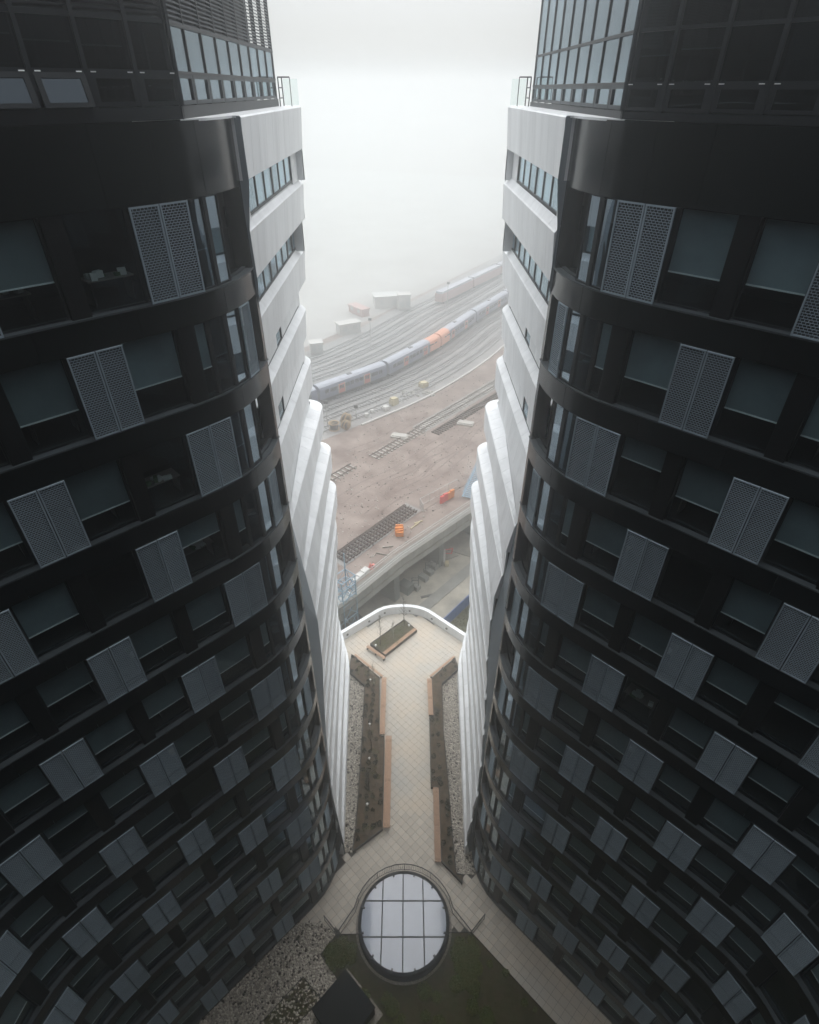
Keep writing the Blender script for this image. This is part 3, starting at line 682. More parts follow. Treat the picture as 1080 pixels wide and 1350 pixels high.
def edged_bed(T, poly, soil, z1, ew=0.06, zs=None):
    n = len(poly); cw = sum(poly[i][0] * poly[(i + 1) % n][1] - poly[(i + 1) % n][0] * poly[i][1] for i in range(n)) > 0
    mb = MB()
    for i in range(n):
        a = Vector(poly[i]); b = Vector(poly[(i + 1) % n]); t = (b - a).normalized(); nn = Vector((-t.y, t.x)) * (1 if cw else -1)
        q = [a, b, b + nn * ew, a + nn * ew]
        mb.hexa([(p.x, p.y, -0.04) for p in q] + [(p.x, p.y, z1) for p in q])
    obj('edging', mb, 'edging', T)
    # bumpy soil surface: grid clipped to the outline
    xs = [p[0] for p in poly]; ys = [p[1] for p in poly]; st = 0.25; mb = MB(); zs = z1 - 0.07 if zs is None else zs
    hgt = {}
    def hz(i, j):
        if (i, j) not in hgt: hgt[(i, j)] = zs + random.uniform(-0.03, 0.03)
        return hgt[(i, j)]
    mb.prism(poly if cw else poly[::-1], -0.03, zs - 0.035)
    for i in range(int(min(xs) / st) - 1, int(max(xs) / st) + 2):
        for j in range(int(min(ys) / st) - 1, int(max(ys) / st) + 2):
            c = [(i, j), (i + 1, j), (i + 1, j + 1), (i, j + 1)]
            if all(in_poly(a * st, b * st, poly) for a, b in c): mb.add([(a * st, b * st, hz(a, b)) for a, b in c], [(0, 1, 2, 3)], 0, True)
    obj('soil', mb, soil, T)
def bench(T, a, b, w, side, z=0.46, name='bench_seat'):   # timber seat on edge a-b, width w towards side
    a = Vector(a); b = Vector(b); t = (b - a).normalized(); nn = Vector((-t.y, t.x)) * side; L = (b - a).length
    mb = MB(); k = max(2, int(round(w / 0.11))); sw = w / k
    for i in range(k):
        p = a + nn * (sw * i + 0.008); q = b + nn * (sw * i + 0.008); d = nn * (sw - 0.016)
        mb.hexa([(v.x, v.y, z - 0.05) for v in (p, q, q + d, p + d)] + [(v.x, v.y, z) for v in (p, q, q + d, p + d)])
    obj('seat_slats', mb, 'timber', T, kind='stuff')
    mb = MB(); c = nn * 0.04
    for f in (0.04, 0.5, 0.96):
        p = a.lerp(b, f); mb.obox(p + nn * (w / 2), nn, w - 0.08, 0.08, -0.02, z - 0.052)
    obj('leg', mb, 'edging', T)
T = thing('long_planter', (-3.6, 30, 0), 'long angled soil planter beside the left white wing', 'planter', 'long planters on the terrace'); edged_bed(T, PL, 'soil', 0.40)
T = thing('long_planter', (3.2, 30, 0), 'long angled soil planter beside the right white wing', 'planter', 'long planters on the terrace'); edged_bed(T, PRR, 'soil', 0.40)
T = thing('square_planter', (-1.5, 45, 0), 'rectangular soil planter set askew near the terrace prow', 'planter'); edged_bed(T, PC, 'soilgreen', 0.45)
bench(T, PC[1], PC[2], 0.42, -1); bench(T, (PC[2][0] + 0.1, PC[2][1] - 0.35), (PC[3][0] - 0.2, PC[3][1] - 0.25), 0.36, 1)
for nm, a, b, w, s_, lab in [('timber_bench', (-2.70, 39.35), (-2.68, 32.6), 0.50, 1, 'timber bench on the upper half of the left long planter'),
                             ('timber_bench', (-2.10, 32.45), (-2.06, 23.8), 0.60, 1, 'long timber bench on the lower half of the left long planter'),
                             ('timber_bench', (2.60, 39.2), (2.64, 34.75), 0.50, -1, 'short timber bench on the upper end of the right long planter'),
                             ('timber_bench', (2.83, 27.3), (2.76, 21.1), 0.52, -1, 'timber bench on the lower end of the right long planter'),
                             ('timber_bench', (-5.9, 42.35), (-2.75, 39.4), 0.24, 1, 'narrow timber bench along the slanted top edge of the left planter'),
                             ('timber_bench', (5.3, 42.1), (2.55, 39.4), 0.24, -1, 'narrow timber bench along the slanted top edge of the right planter')]:
    T = thing(nm, (a[0], a[1], 0), lab, 'bench', 'timber benches on the planters'); bench(T, a, b, w, s_)

# gravel strips with loose pebbles
for P, lab in zip(GRAV, ('pale gravel strip at the foot of the left white wing', 'pale gravel strip at the foot of the right white wing', 'pale gravel ground beside the left tower foot')):
    mb = MB(); mb.prism(P if sum(P[i][0] * P[(i + 1) % len(P)][1] - P[(i + 1) % len(P)][0] * P[i][1] for i in range(len(P))) > 0 else P[::-1], -0.03, 0.02)
    xs = [p[0] for p in P]; ys = [p[1] for p in P]; c = 0; tries = 0
    while c < 3800 and tries < 60000:
        tries += 1; x = random.uniform(min(xs), max(xs)); y = random.uniform(max(min(ys), 10.5), max(ys))
        if in_poly(x, y, P): mb.blob((x, y, 0.04), random.uniform(0.04, 0.11), random.choice([1, 1, 1, 1, 1, 2]), 0.7); c += 1
    obj('gravel', mb, ['gravel', 'pebble', 'oldsleeper'], None, lab, 'gravel', None, 'stuff')

# young shrubs in rows in the long planters
def shrub_mesh(seed, r):
    random.seed(seed); mb = MB()
    for i in range(90): 
        a = random.uniform(0, 6.28); q = r * random.random() ** 0.5; mb.leaf((q * math.cos(a), q * math.sin(a), random.uniform(0.02, r * 1.1)), r * 0.30)
    return mesh_of('shrub', mb, 'shrub')
SH = [shrub_mesh(s, r) for s, r in ((1, 0.16), (2, 0.20), (3, 0.24))]; random.seed(21)
def scatter_rows(P, lab, grp, step=0.62):
    xs = [p[0] for p in P]; ys = [p[1] for p in P]; y = min(ys) + 0.3
    while y < max(ys):
        x = min(xs) + 0.3
        while x < max(xs):
            px, py = x + random.uniform(-.1, .1), y + random.uniform(-.1, .1)
            if in_poly(px, py, P) and all(in_poly(px + a, py + b, P) for a, b in ((.2, 0), (-.2, 0), (0, .2), (0, -.2))) and random.random() < 0.62:
                o = inst('young_shrub', random.choice(SH), None, (px, py, 0.33), (0, 0, random.uniform(0, 6))); tag(o, lab, 'shrub', grp)
            x += step
        y += step
scatter_rows(PL, 'small dark young shrub planted in the left long planter', 'young shrubs in the left planter')
scatter_rows(PRR, 'small dark young shrub planted in the right long planter', 'young shrubs in the right planter', 0.55)
for i, (x, y, lab) in enumerate([(-2.6 - 1.1, 33.6, 'small white garden light in the left planter, second from the prow'), (-3.55, 30.0, 'small white garden light in the left planter, third from the prow'), (-3.5, 25.7, 'small white garden light in the left planter, nearest the skylight'), (-3.9, 38.9, 'small white garden light in the left planter, nearest the prow'), (-3.55, 43.6, 'small white garden light at the left corner of the square planter'), (0.2, 46.6, 'small white garden light at the right corner of the square planter')]):
    mb = MB(); mb.cyl((x, y), 0.05, 0.3, 0.62, 8); mb.cyl((x, y), 0.11, 0.62, 0.68, 12); tag(obj('garden_light', mb, 'lampwhite'), lab, 'garden light', 'small garden lights')

# slender bare trees
def young_tree(x, y, z, h, bark, lab, seed, crown=True):
    random.seed(seed); T = thing('young_tree', (x, y, z), lab, 'tree', 'bare young trees on the terrace')
    mb = MB(); p = Vector((x, y, z)); pts = [p]
    for i in range(5):
        p = p + Vector((random.uniform(-.05, .05), random.uniform(-.05, .05), h / 5)); pts.append(p)
    for i in range(5): mb.tube(pts[i], pts[i + 1], 0.055 * (1 - i / 6), 6, 0.055 * (1 - (i + 1) / 6))
    obj('trunk', mb, bark, T); mb = MB()
    for i in range(26):
        f = random.uniform(0.35, 1); k = min(4, int(f * 5)); b = pts[k].lerp(pts[k + 1], f * 5 - k); a = random.uniform(0, 6.28); L = random.uniform(0.4, 1.0) * (1.3 - f) * h * 0.28
        e = b + Vector((math.cos(a) * L * 0.6, math.sin(a) * L * 0.6, L * 0.8)); mb.tube(b, e, 0.014, 4, 0.006)
        for _ in range(3):
            q = b.lerp(e, random.uniform(.3, .9)); mb.tube(q, q + Vector((random.uniform(-.2, .2), random.uniform(-.2, .2), random.uniform(.1, .3))), 0.007, 3, 0.003)
    obj('crown', mb, bark, T)
young_tree(-0.35, 46.7, 0.4, 4.6, 'bark', 'tall bare young tree in the far corner of the square planter', 3)
young_tree(-3.05, 43.9, 0.4, 4.4, 'bark', 'bare dark young tree at the left end of the square planter', 5)
young_tree(-1.55, 44.9, 0.4, 2.6, 'palebark', 'pale thin sapling in the middle of the square planter', 8)
young_tree(-3.5, 38.6, 0.35, 3.2, 'palebark', 'pale thin sapling at the prow end of the left planter', 9)
young_tree(-3.4, 31.0, 0.35, 3.2, 'bark', 'thin dark sapling halfway along the left planter', 12)
young_tree(-3.4, 27.0, 0.35, 2.6, 'bark', 'thin dark sapling near the lower end of the left planter', 13)
random.seed(5)

# ------------------------------------------------------------------ round skylight, beds, railing
S = thing('round_skylight', (SKC[0], SKC[1], 0), 'large round glazed skylight with black rim in the planting bed', 'skylight')
mb = MB(); mb.ring(SKC, 3.2, 3.42, 0.0, 0.92, 72); obj('drum', mb, 'matblack', S)
mb = MB(); mb.ring(SKC, 3.17, 3.38, 0.92, 1.09, 72); rim = obj('rim', mb, 'matblack', S)
mb = MB(); mb.cyl(SKC, 3.15, 0.02, 0.12, 48); obj('floor_below', mb, 'ledge', S)
cutx = [-1.62, -0.06, 1.48]; cuty = [-1.05, 1.28]
RR = 3.17
def clip_cell(x0, x1, y0, y1):
    pts = []
    NN = 26
    bord = [(x0 + (x1 - x0) * i / NN, y0) for i in range(NN)] + [(x1, y0 + (y1 - y0) * i / NN) for i in range(NN)] + [(x1 - (x1 - x0) * i / NN, y1) for i in range(NN)] + [(x0, y1 - (y1 - y0) * i / NN) for i in range(NN)]
    mx = max(min(x0, x1, key=abs), 0) if False else 0
    cx_ = min(max(0, x0), x1); cy_ = min(max(0, y0), y1)
    if math.hypot(cx_, cy_) > RR - 0.05: return None
    for x, y in bord:
        d = math.hypot(x, y)
        if d <= RR: pts.append((x, y))
        else:   # pull towards the cell's innermost point until on the circle
            lo, hi = 0.0, 1.0
            for _ in range(24):
                m_ = (lo + hi) / 2
                if math.hypot(cx_ + (x - cx_) * m_, cy_ + (y - cy_) * m_) < RR: lo = m_
                else: hi = m_
            pts.append((cx_ + (x - cx_) * lo, cy_ + (y - cy_) * lo))
    out = []
    for p in pts:
        if not out or math.hypot(p[0] - out[-1][0], p[1] - out[-1][1]) > 0.01: out.append(p)
    return out
xs_ = [-RR] + cutx + [RR]; ys_ = [-RR] + cuty + [RR]
for i in range(4):
    for j in range(3):
        P = clip_cell(xs_[i] + 0.02, xs_[i + 1] - 0.02, ys_[j] + 0.02, ys_[j + 1] - 0.02)
        if P and len(P) > 3: mb = MB(); mb.prism([(SKC[0] + p[0], SKC[1] + p[1]) for p in P], 1.03, 1.06); obj('glass_pane', mb, 'sky_glass', S)
for x in cutx:
    L = math.sqrt(RR * RR - x * x); mb = MB(); mb.box(SKC[0] + x - 0.045, SKC[0] + x + 0.045, SKC[1] - L, SKC[1] + L, 0.98, 1.075); obj('glazing_bar', mb, 'frame', S)
for y in cuty:
    L = math.sqrt(RR * RR - y * y); mb = MB(); mb.box(SKC[0] - L, SKC[0] + L, SKC[1] + y - 0.05, SKC[1] + y + 0.05, 0.985, 1.082); obj('glazing_bar', mb, 'frame', S)
for i in range(12):
    a = 2 * math.pi * (i + 0.5) / 12; mb = MB(); mb.obox((SKC[0] + 3.2 * math.cos(a), SKC[1] + 3.2 * math.sin(a)), (math.cos(a), math.sin(a)), 0.32, 0.12, 1.085, 1.16); obj('clamp', mb, 'edging', S)
mb = MB(); mb.ring(SKC, 3.46, 3.62, -0.02, 0.09, 64); obj('gravel_margin', mb, 'gravel', S)
T = thing('planting_bed', (2, 13, 0), 'wide brown and green planting bed round the skylight', 'planting bed'); edged_bed(T, BED, 'soilgreen', 0.10, 0.05, 0.06)
T = thing('planting_bed', (-8, 11, 0), 'small soil bed in the gravel by the left tower foot', 'planting bed'); edged_bed(T, BEDL[::-1], 'soilgreen', 0.12, 0.05, 0.07)
random.seed(31); mb = MB(); cl = []
for i in range(60):
    x, y = random.uniform(-6, 9), random.uniform(9.5, 16.2)
    cl.append((x, y, random.uniform(0.15, 0.55)))
cl += [(-5.0 + random.uniform(-.7, 1.0), 15.0 + random.uniform(-.9, .8), random.uniform(.2, .5)) for _ in range(24)] + [(3.7 + random.uniform(-.4, 1.3), 14.4 + random.uniform(-1.5, 1.5), random.uniform(.2, .55)) for _ in range(34)]
for x, y, r in cl:
    if not in_poly(x, y, BED) or (x - SKC[0]) ** 2 + (y - SKC[1]) ** 2 < 4.1 ** 2: continue
    for k in range(int(620 * r)):
        a = random.uniform(0, 6.28); q = r * random.random() ** 0.6; px, py = x + q * math.cos(a), y + q * math.sin(a)
        if in_poly(px, py, BED): mb.leaf((px, py, 0.07 + random.uniform(0, 0.26)), random.uniform(0.05, 0.11))
for k in range(500):
    x, y = random.uniform(-11, -6.2), random.uniform(8.5, 13.5)
    if in_poly(x, y, BEDL): mb.leaf((x, y, 0.09 + random.uniform(0, .1)), random.uniform(0.04, 0.09))
for P, nn_, zz in ((PL, 170, .34), (PRR, 110, .34), (PC, 120, .40)):
    xs = [q[0] for q in P]; ys = [q[1] for q in P]
    for k in range(nn_):
        x, y = random.uniform(min(xs), max(xs)), random.uniform(min(ys), max(ys))
        if not all(in_poly(x + a_, y + b_, P) for a_, b_ in ((.3, 0), (-.3, 0), (0, .3), (0, -.3))): continue
        for j in range(random.randint(6, 22)): mb.leaf((x + random.gauss(0, .12), y + random.gauss(0, .12), zz + random.uniform(0, .12)), random.uniform(.03, .08), 0)
obj('ground_cover', mb, 'leaf', None, 'low green ground cover growing in the beds and planters', 'ground cover', None, 'stuff')
# railing round the skylight
RP = [(-6.25, 17.1), (-5.15, 16.02)]
for i in range(15):
    a = R(168 - i * 11.2); RP.append((SKC[0] + 3.82 * math.cos(a), SKC[1] + 0.05 + 3.82 * math.sin(a)))
RP += [(4.75, 16.1), (5.85, 17.2)]
T = thing('curved_railing', (-0.3, 20.5, 0), 'thin black railing curving round the back of the skylight', 'railing')
mb = MB()
for a, b in zip(RP[:-1], RP[1:]): mb.tube((*a, 1.12), (*b, 1.12), 0.04, 6); mb.tube((*a, 0.16), (*b, 0.16), 0.025, 6)
obj('handrail', mb, 'frame', T)
mb = MB()
for a, b in zip(RP[:-1], RP[1:]):
    a = Vector(a); b = Vector(b); k = max(1, int((b - a).length / 0.13))
    for i in range(k): p = a.lerp(b, i / k); mb.tube((p.x, p.y, 0.16), (p.x, p.y, 1.1), 0.011, 4)
obj('balusters', mb, 'frame', T, kind='stuff')
for i, a in enumerate(RP):
    if i % 3 == 0 or i in (1, len(RP) - 2): mb = MB(); mb.tube((*a, 0), (*a, 1.1), 0.025, 6); obj('post', mb, 'frame', T)
# dark roof box in front
T = thing('roof_vent_box', (-4.2, 11.5, 0), 'dark square roof box set cornerwise in a gravel margin', 'roof box')
c = Vector((-4.25, 11.55)); ax = Vector((0.72, -0.69)).normalized(); mb = MB(); mb.obox((c.x, c.y), ax, 2.9, 2.9, 0.0, 1.6); obj('body', mb, 'matblack', T)
mb = MB(); mb.obox((c.x, c.y), ax, 3.02, 3.02, 1.6, 1.7); obj('lid', mb, 'matblack', T)
mb = MB(); mb.obox((c.x, c.y), ax, 3.7, 3.7, 0.02, 0.085); obj('gravel_margin', mb, 'gravel', T)

# ------------------------------------------------------------------ street level, viaduct, railway
ZR, ZS = -2.4, -10.0
mb = MB(); mb.box(-1500, 1500, -300, 1500, ZS - 1.0, ZS); obj('ground', mb, 'street', None, kind='structure')
VE = [(-60, -6.5), (-30, 28.0), (-8.8, 51.76), (-6.84, 53.9), (-0.95, 61.26), (9.35, 71.95), (40, 103), (110, 175), (900, 980)]
land = VE[1:-1]
inn = offset_line([Vector(p) for p in VE], -6.0)
mb = MB(); poly = [(p.x, p.y) for p in inn] + [(1480, 1480), (-1480, 1480), (-1480, -6.5)]
mb.prism(poly, ZS + 0.01, ZR); obj('railway_land', mb, 'ballast', None, kind='structure')
# viaduct deck + parapet + piers
V = thing('railway_viaduct', (0, 62, ZS), 'grey concrete viaduct edge on piers carrying the railway', 'viaduct')
OU = [Vector(p) for p in VE]; 
def band(mb, o0, o1, z0, z1, mi=0):
    A = offset_line(OU, o0); B = offset_line(OU, o1)
    for i in range(1, len(OU) - 2):
        q = [A[i], A[i + 1], B[i + 1], B[i]]; mb.hexa([(p.x, p.y, z0) for p in q] + [(p.x, p.y, z1) for p in q], mi)
mb = MB(); band(mb, 0.0, -6.3, -3.4, ZR - 0.06); obj('deck_slab', mb, 'ballast', V)
A_ = offset_line(OU, 0.25); B_ = offset_line(OU, 0.0)
for i in range(1, len(OU) - 3):
    Ls = (A_[i + 1] - A_[i]).length; k = max(1, int(Ls / 2.6))
    if k > 16: k = max(1, int(Ls / 6))
    for j in range(k):
        g0, g1 = (j + .012) / k, (j + .988) / k; q = [A_[i].lerp(A_[i + 1], g0), A_[i].lerp(A_[i + 1], g1), B_[i].lerp(B_[i + 1], g1), B_[i].lerp(B_[i + 1], g0)]
        mb = MB(); mb.hexa([(p.x, p.y, -3.0) for p in q] + [(p.x, p.y, -1.75) for p in q]); obj('fascia_panel', mb, 'concrete', V)
mb = MB(); band(mb, 0.12, -0.5, -4.4, -3.42); obj('edge_beam', mb, 'concrete', V)
mb = MB(); band(mb, 0.36, -0.1, -1.745, -1.62); obj('coping', mb, 'pave2', V)
mb = MB(); band(mb, -0.12, -1.5, ZR - 0.05, ZR + 0.06); obj('walkway', mb, 'pave2', V)
for (x, y, t) in [(-7.4, 54.1, (0.6, 0.78)), (-1.5, 61.1, (0.66, 0.75)), (5.3, 68.6, (0.7, 0.72)), (12.2, 75.8, (0.7, 0.71)), (-14, 46.9, (.68, .73)), (20, 83.6, (.7, .71)), (30, 93.6, (.7, .71))]:
    t = Vector(t).normalized(); nn = Vector((-t.y, t.x)); c = Vector((x, y)) + nn * 2.6 + t * 0.2
    mb = MB(); mb.obox((c.x, c.y), nn, 4.9, 1.1, ZS + 0.005, -4.41); obj('pier', mb, 'pierconc', V)
    c2 = Vector((x, y)) + nn * 0.9 + t * 0.2; mb = MB(); mb.obox((c2.x, c2.y), nn, 2.2, 2.2, -4.9, -3.43); obj('pier_head', mb, 'concrete', V)
mb = MB(); band(mb, -5.85, -6.0, ZS, -3.45); obj('back_wall', mb, 'pierconc', V)
T = thing('viaduct_railing', (0, 62, -1.6), 'thin galvanised handrails along the viaduct edge', 'railing')
mb = MB(); A = offset_line(OU, 0.1); B = offset_line(OU, -1.45)
for Q, zt in ((A, -0.75), (B, -1.25)):
    for i in range(1, len(OU) - 3):
        for zz in (zt, zt - 0.45): mb.tube((Q[i].x, Q[i].y, zz), (Q[i + 1].x, Q[i + 1].y, zz), 0.05, 5)
obj('handrail', mb, 'galv', T)
mb = MB()
for Q, zt, zb_ in ((A, -0.75, -1.62), (B, -1.25, ZR)):
    for i in range(1, len(OU) - 3):
        k = max(1, int((Q[i + 1] - Q[i]).length / 1.6))
        for j in range(k): p = Q[i].lerp(Q[i + 1], j / k); mb.tube((p.x, p.y, zb_), (p.x, p.y, zt), 0.025, 4)
obj('posts', mb, 'galv', T, kind='stuff')

# street furniture below
mb = MB(); st = Vector((0.66, 0.75)); mb.obox((6, 59.0), st, 120, 5.2, ZS, ZS + 0.012); obj('road', mb, 'street', None, kind='structure')
mb = MB(); mb.obox((3.5, 61.0), st, 120, 1.7, ZS, ZS + 0.11); obj('pavement', mb, 'pave2', None, kind='structure')
mb = MB(); mb.prism([(-13, 49), (-6, 57.5), (-9, 61), (-20, 50)], ZS, ZS + 0.02); obj('yard', mb, 'asphalt', None, kind='structure')
H0, H1 = Vector((3.0, 53.2)), Vector((15.5, 68.2)); hd = (H1 - H0).normalized()
T = thing('blue_hoarding', (7, 58, ZS), 'dark blue site hoarding along the street below the terrace', 'hoarding')
L = (H1 - H0).length; k = int(L / 1.22)
for i in range(k): p = H0 + hd * (i + 0.5) * L / k; mb = MB(); mb.obox((p.x, p.y), hd, L / k - 0.03, 0.05, ZS + 0.05, ZS + 2.1); obj('panel', mb, 'blue', T)
mb = MB(); mb.obox(((H0 + H1) / 2)[:], hd, L, 0.12, ZS + 2.1, ZS + 2.16); obj('top_rail', mb, 'blue', T)
hn = Vector((hd.y, -hd.x))
mb = MB(); q = [H0 + hn * 0.1, H1 + hn * 0.1, H1 + hn * 5, H0 + hn * 5]; mb.prism([(p.x, p.y) for p in q][::-1], ZS, ZS + 0.09)
random.seed(9)
for _ in range(2600):
    p = H0.lerp(H1, random.random()) + hn * random.uniform(0.3, 4.8); mb.leaf((p.x, p.y, ZS + 0.1 + random.uniform(0, .25)), random.uniform(.08, .2))
obj('rough_grass', mb, 'grass', None, 'rough green grass verge behind the blue hoarding', 'grass', None, 'stuff')
for i, (x, y) in enumerate([(1.2, 63.9), (2.5, 65.9), (3.35, 67.3), (4.1, 68.6)]):
    T = thing('barrier_block', (x, y, ZS), ['nearest grey concrete block with steel frame under the viaduct', 'second grey concrete block with steel frame under the viaduct', 'third grey concrete block with steel frame under the viaduct', 'farthest grey concrete block with steel frame under the viaduct'][i], 'concrete block', 'concrete blocks under the viaduct')
    mb = MB(); mb.obox((x, y), (0.75, -0.66), 1.5, 0.9, ZS, ZS + 0.75); obj('block', mb, 'concrete', T)
    mb = MB()
    if i != 1:
        for a, b in ((-.5, .25), (.5, .25), (-.5, -.25), (.5, -.25)): mb.tube((x + a, y + b, ZS + .7), (x + a, y + b, ZS + 1.9), 0.05, 5)
        for zz in (1.3, 1.9): mb.tube((x - .5, y + .25, ZS + zz), (x + .5, y + .25, ZS + zz), .05, 5); mb.tube((x - .5, y - .25, ZS + zz), (x + .5, y - .25, ZS + zz), .05, 5)
        obj('steel_frame', mb, 'pierconc', T)
T = thing('barrier_post', (5.9, 69.4, ZS), 'white and red barrier post with yellow foot beside the pier', 'barrier')
mb = MB(); mb.box(5.55, 6.0, 69.2, 69.6, ZS + 0.6, ZS + 3.0); obj('post', mb, 'offwhite', T)
mb = MB(); mb.box(5.2, 5.6, 68.9, 69.6, ZS, ZS + 1.0); mb.box(5.95, 6.6, 68.8, 69.5, ZS, ZS + 0.7, 1); obj('foot', mb, ['monitor', 'yellow'], T)
mb = MB(); mb.tube((5.8, 69.4, ZS + 2.95), (7.2, 70.3, ZS + 2.5), .08); mb.tube((7.2, 70.3, ZS + 2.5), (7.0, 70.1, ZS + 1.6), .07); mb.tube((7.0, 70.1, ZS + 1.6), (6.0, 69.5, ZS + 2.2), .06); obj('arm', mb, 'red', T)
mb = MB(); mb.obox((-0.2, 63.4), (0.8, -0.6), 1.9, 1.5, ZS, ZS + 1.5); tag(obj('utility_cabinet', mb, 'pierconc'), 'dark grey square cabinet on the street beyond the prow', 'cabinet')
for i, (x, y, w, l, a) in enumerate([(3.0, 62.2, .4, 2.0, .3), (4.6, 63.0, .5, 1.6, .9), (8.5, 72, .12, 4, -.45), (7.0, 70.8, .12, 3.0, .5)]):
    mb = MB(); mb.obox((x, y), (math.cos(a), math.sin(a)), l, w, ZS + .005, ZS + 0.10); tag(obj('scrap_board', mb, 'deskwood' if i > 1 else 'asphalt'), ['dark flat board lying on the street nearest the prow', 'short dark flat board lying beside the kerb', 'thin brown plank lying far along the street', 'thin brown plank lying near the barrier post'][i], 'board', 'boards lying in the street')

# light blue stair tower at the viaduct's near end
T = thing('steel_stair_tower', (-8.3, 52.6, ZS), 'light blue tubular steel stair tower beside the viaduct end', 'stair tower')
mb = MB(); b0 = Vector((-8.1, 52.2)); e1 = Vector((0.66, 0.75)).normalized() * 2.3; e2 = Vector((-e1.y, e1.x)).normalized() * 1.8
cs4 = [b0, b0 + e1, b0 + e1 + e2, b0 + e2]
for c in cs4: mb.tube((c.x, c.y, ZS), (c.x, c.y, 4.4 if c in (cs4[2], cs4[3]) else 1.9), 0.09, 6)
obj('post', mb, 'ltblue', T)
mb = MB()
for zz in (-7.4, -4.8, -2.2, -1.2, 0.5, 1.8):
    for i in range(4): a, b = cs4[i], cs4[(i + 1) % 4]; mb.tube((a.x, a.y, zz), (b.x, b.y, zz), 0.07, 6)
obj('ring_beam', mb, 'ltblue', T); mb = MB()
for i in range(4):
    a, b = cs4[i], cs4[(i + 1) % 4]
    for z0 in (ZS, -7.4, -4.8, -2.2, -0.7): mb.tube((a.x, a.y, z0), (b.x, b.y, z0 + 2.6), 0.055, 6); mb.tube((b.x, b.y, z0), (a.x, a.y, z0 + 2.6), 0.04, 6)
obj('brace', mb, 'ltblue', T)
for q, z0 in enumerate((ZS, -7.4, -4.8)):
    mb = MB()
    for i in range(9):
        p = b0 + e1 * (0.1 + 0.8 * ((i / 9) if q % 2 == 0 else 1 - i / 9)) + e2 * (0.25 + 0.5 * (q % 2)); mb.obox((p.x, p.y), e2, 0.75, 0.26, z0 + 0.28 * i, z0 + 0.28 * i + 0.04)
    obj('flight', mb, 'galv', T)
mb = MB(); mb.obox(((b0 + e1 / 2 + e2 / 2)[:]), e1, 2.7, 1.9, -2.32, -2.22); obj('landing', mb, 'galv', T)
# small bits on the deck of the viaduct and the cleared ballast
T = thing('steel_stair', (10.3, 79.2, ZR), 'light blue steel stair flight by the right white wing', 'stair')
d = Vector((0.42, 0.9)).normalized(); nn = Vector((-d.y, d.x)); o = Vector((9.6, 76.6))
for s_ in (-1, 1):
    mb = MB(); p = o + nn * s_ * 0.75; q = p + d * 7; mb.tube((p.x, p.y, ZR + .3), (q.x, q.y, ZR + 2.8), 0.14, 6); mb.tube((p.x, p.y, ZR + 1.2), (q.x, q.y, ZR + 3.7), 0.05, 6); obj('stringer', mb, 'ltblue', T)
for i in range(20): p = o + d * (0.2 + i * 0.35); mb = MB(); mb.obox((p.x, p.y), nn, 1.5, 0.22, ZR + 0.32 + i * 0.125, ZR + 0.38 + i * 0.125); obj('tread', mb, 'ltblue', T)
T = thing('barrier_stack', (-1.1, 67.6, ZR), 'bright orange stack of plastic barriers on the bare ballast', 'barrier stack')
for i in range(5): mb = MB(); mb.obox((-1.15 + random.uniform(-.1, .1), 67.0 + i * 0.42), (1, 0.2 * (i % 2)), 1.15, 0.24, ZR, ZR + .8 + .08 * (i % 3)); mb.obox((-1.15, 67.0 + i * .42), (1, 0.1), 1.25, .12, ZR + .3, ZR + .45); obj('barrier', mb, 'orange', T)
T = thing('barrier_fence', (6.6, 76.5, ZR), 'red and orange mesh barriers beside the viaduct fence', 'barrier fence')
for i in range(4): mb = MB(); p = Vector((5.6, 75.6)) + Vector((0.72, 0.69)) * i * 0.75; mb.obox((p.x, p.y), (0.72 + .2 * (i % 2), 0.69), 0.8, 0.35, ZR, ZR + 1.3 + .15 * (i % 2)); obj('barrier', mb, 'red' if i < 2 else 'orange', T)
T = thing('site_fence', (4.5, 75.5, ZR), 'thin pale wire fence running along the cleared ballast', 'fence')
fp = [Vector((2.5, 73.0)), Vector((2.0, 74.6)), Vector((8.3, 80.2))]; mb = MB()
for a, b in zip(fp[:-1], fp[1:]):
    mb.tube((a.x, a.y, ZR + 1.5), (b.x, b.y, ZR + 1.5), 0.05, 5); mb.tube((a.x, a.y, ZR + .15), (b.x, b.y, ZR + .15), 0.04, 5)
obj('rail', mb, 'galv', T)
for a, b in zip(fp[:-1], fp[1:]):
    for i in range(4): p = a.lerp(b, i / 4); mb = MB(); mb.tube((p.x, p.y, ZR), (p.x, p.y, ZR + 1.55), 0.04, 5); obj('post', mb, 'galv', T)
mb = MB(); mb.tube((-5.1, 59.9, ZR), (-5.1, 59.9, ZR + 0.08), .4, 8); mb.tube((-5.1, 59.9, ZR + .08), (-5.1, 59.9, ZR + 1.0), 0.3, 10, 0.05); mb.blob((-4.7, 60.2, ZR + .25), .35); tag(obj('traffic_cone', mb, 'pink'), 'faded red traffic cone beside the viaduct walkway', 'traffic cone')
mb = MB()
for i in range(3): mb.obox((-6.9 + i * .55, 57.6 + i * .75), (0.6, 0.8), 1.1, 0.8, ZR, ZR + .35 + .1 * i)
tag(obj('sandbag_heap', mb, 'offwhite'), 'pale heap of sacks at the near end of the viaduct walkway', 'heap')
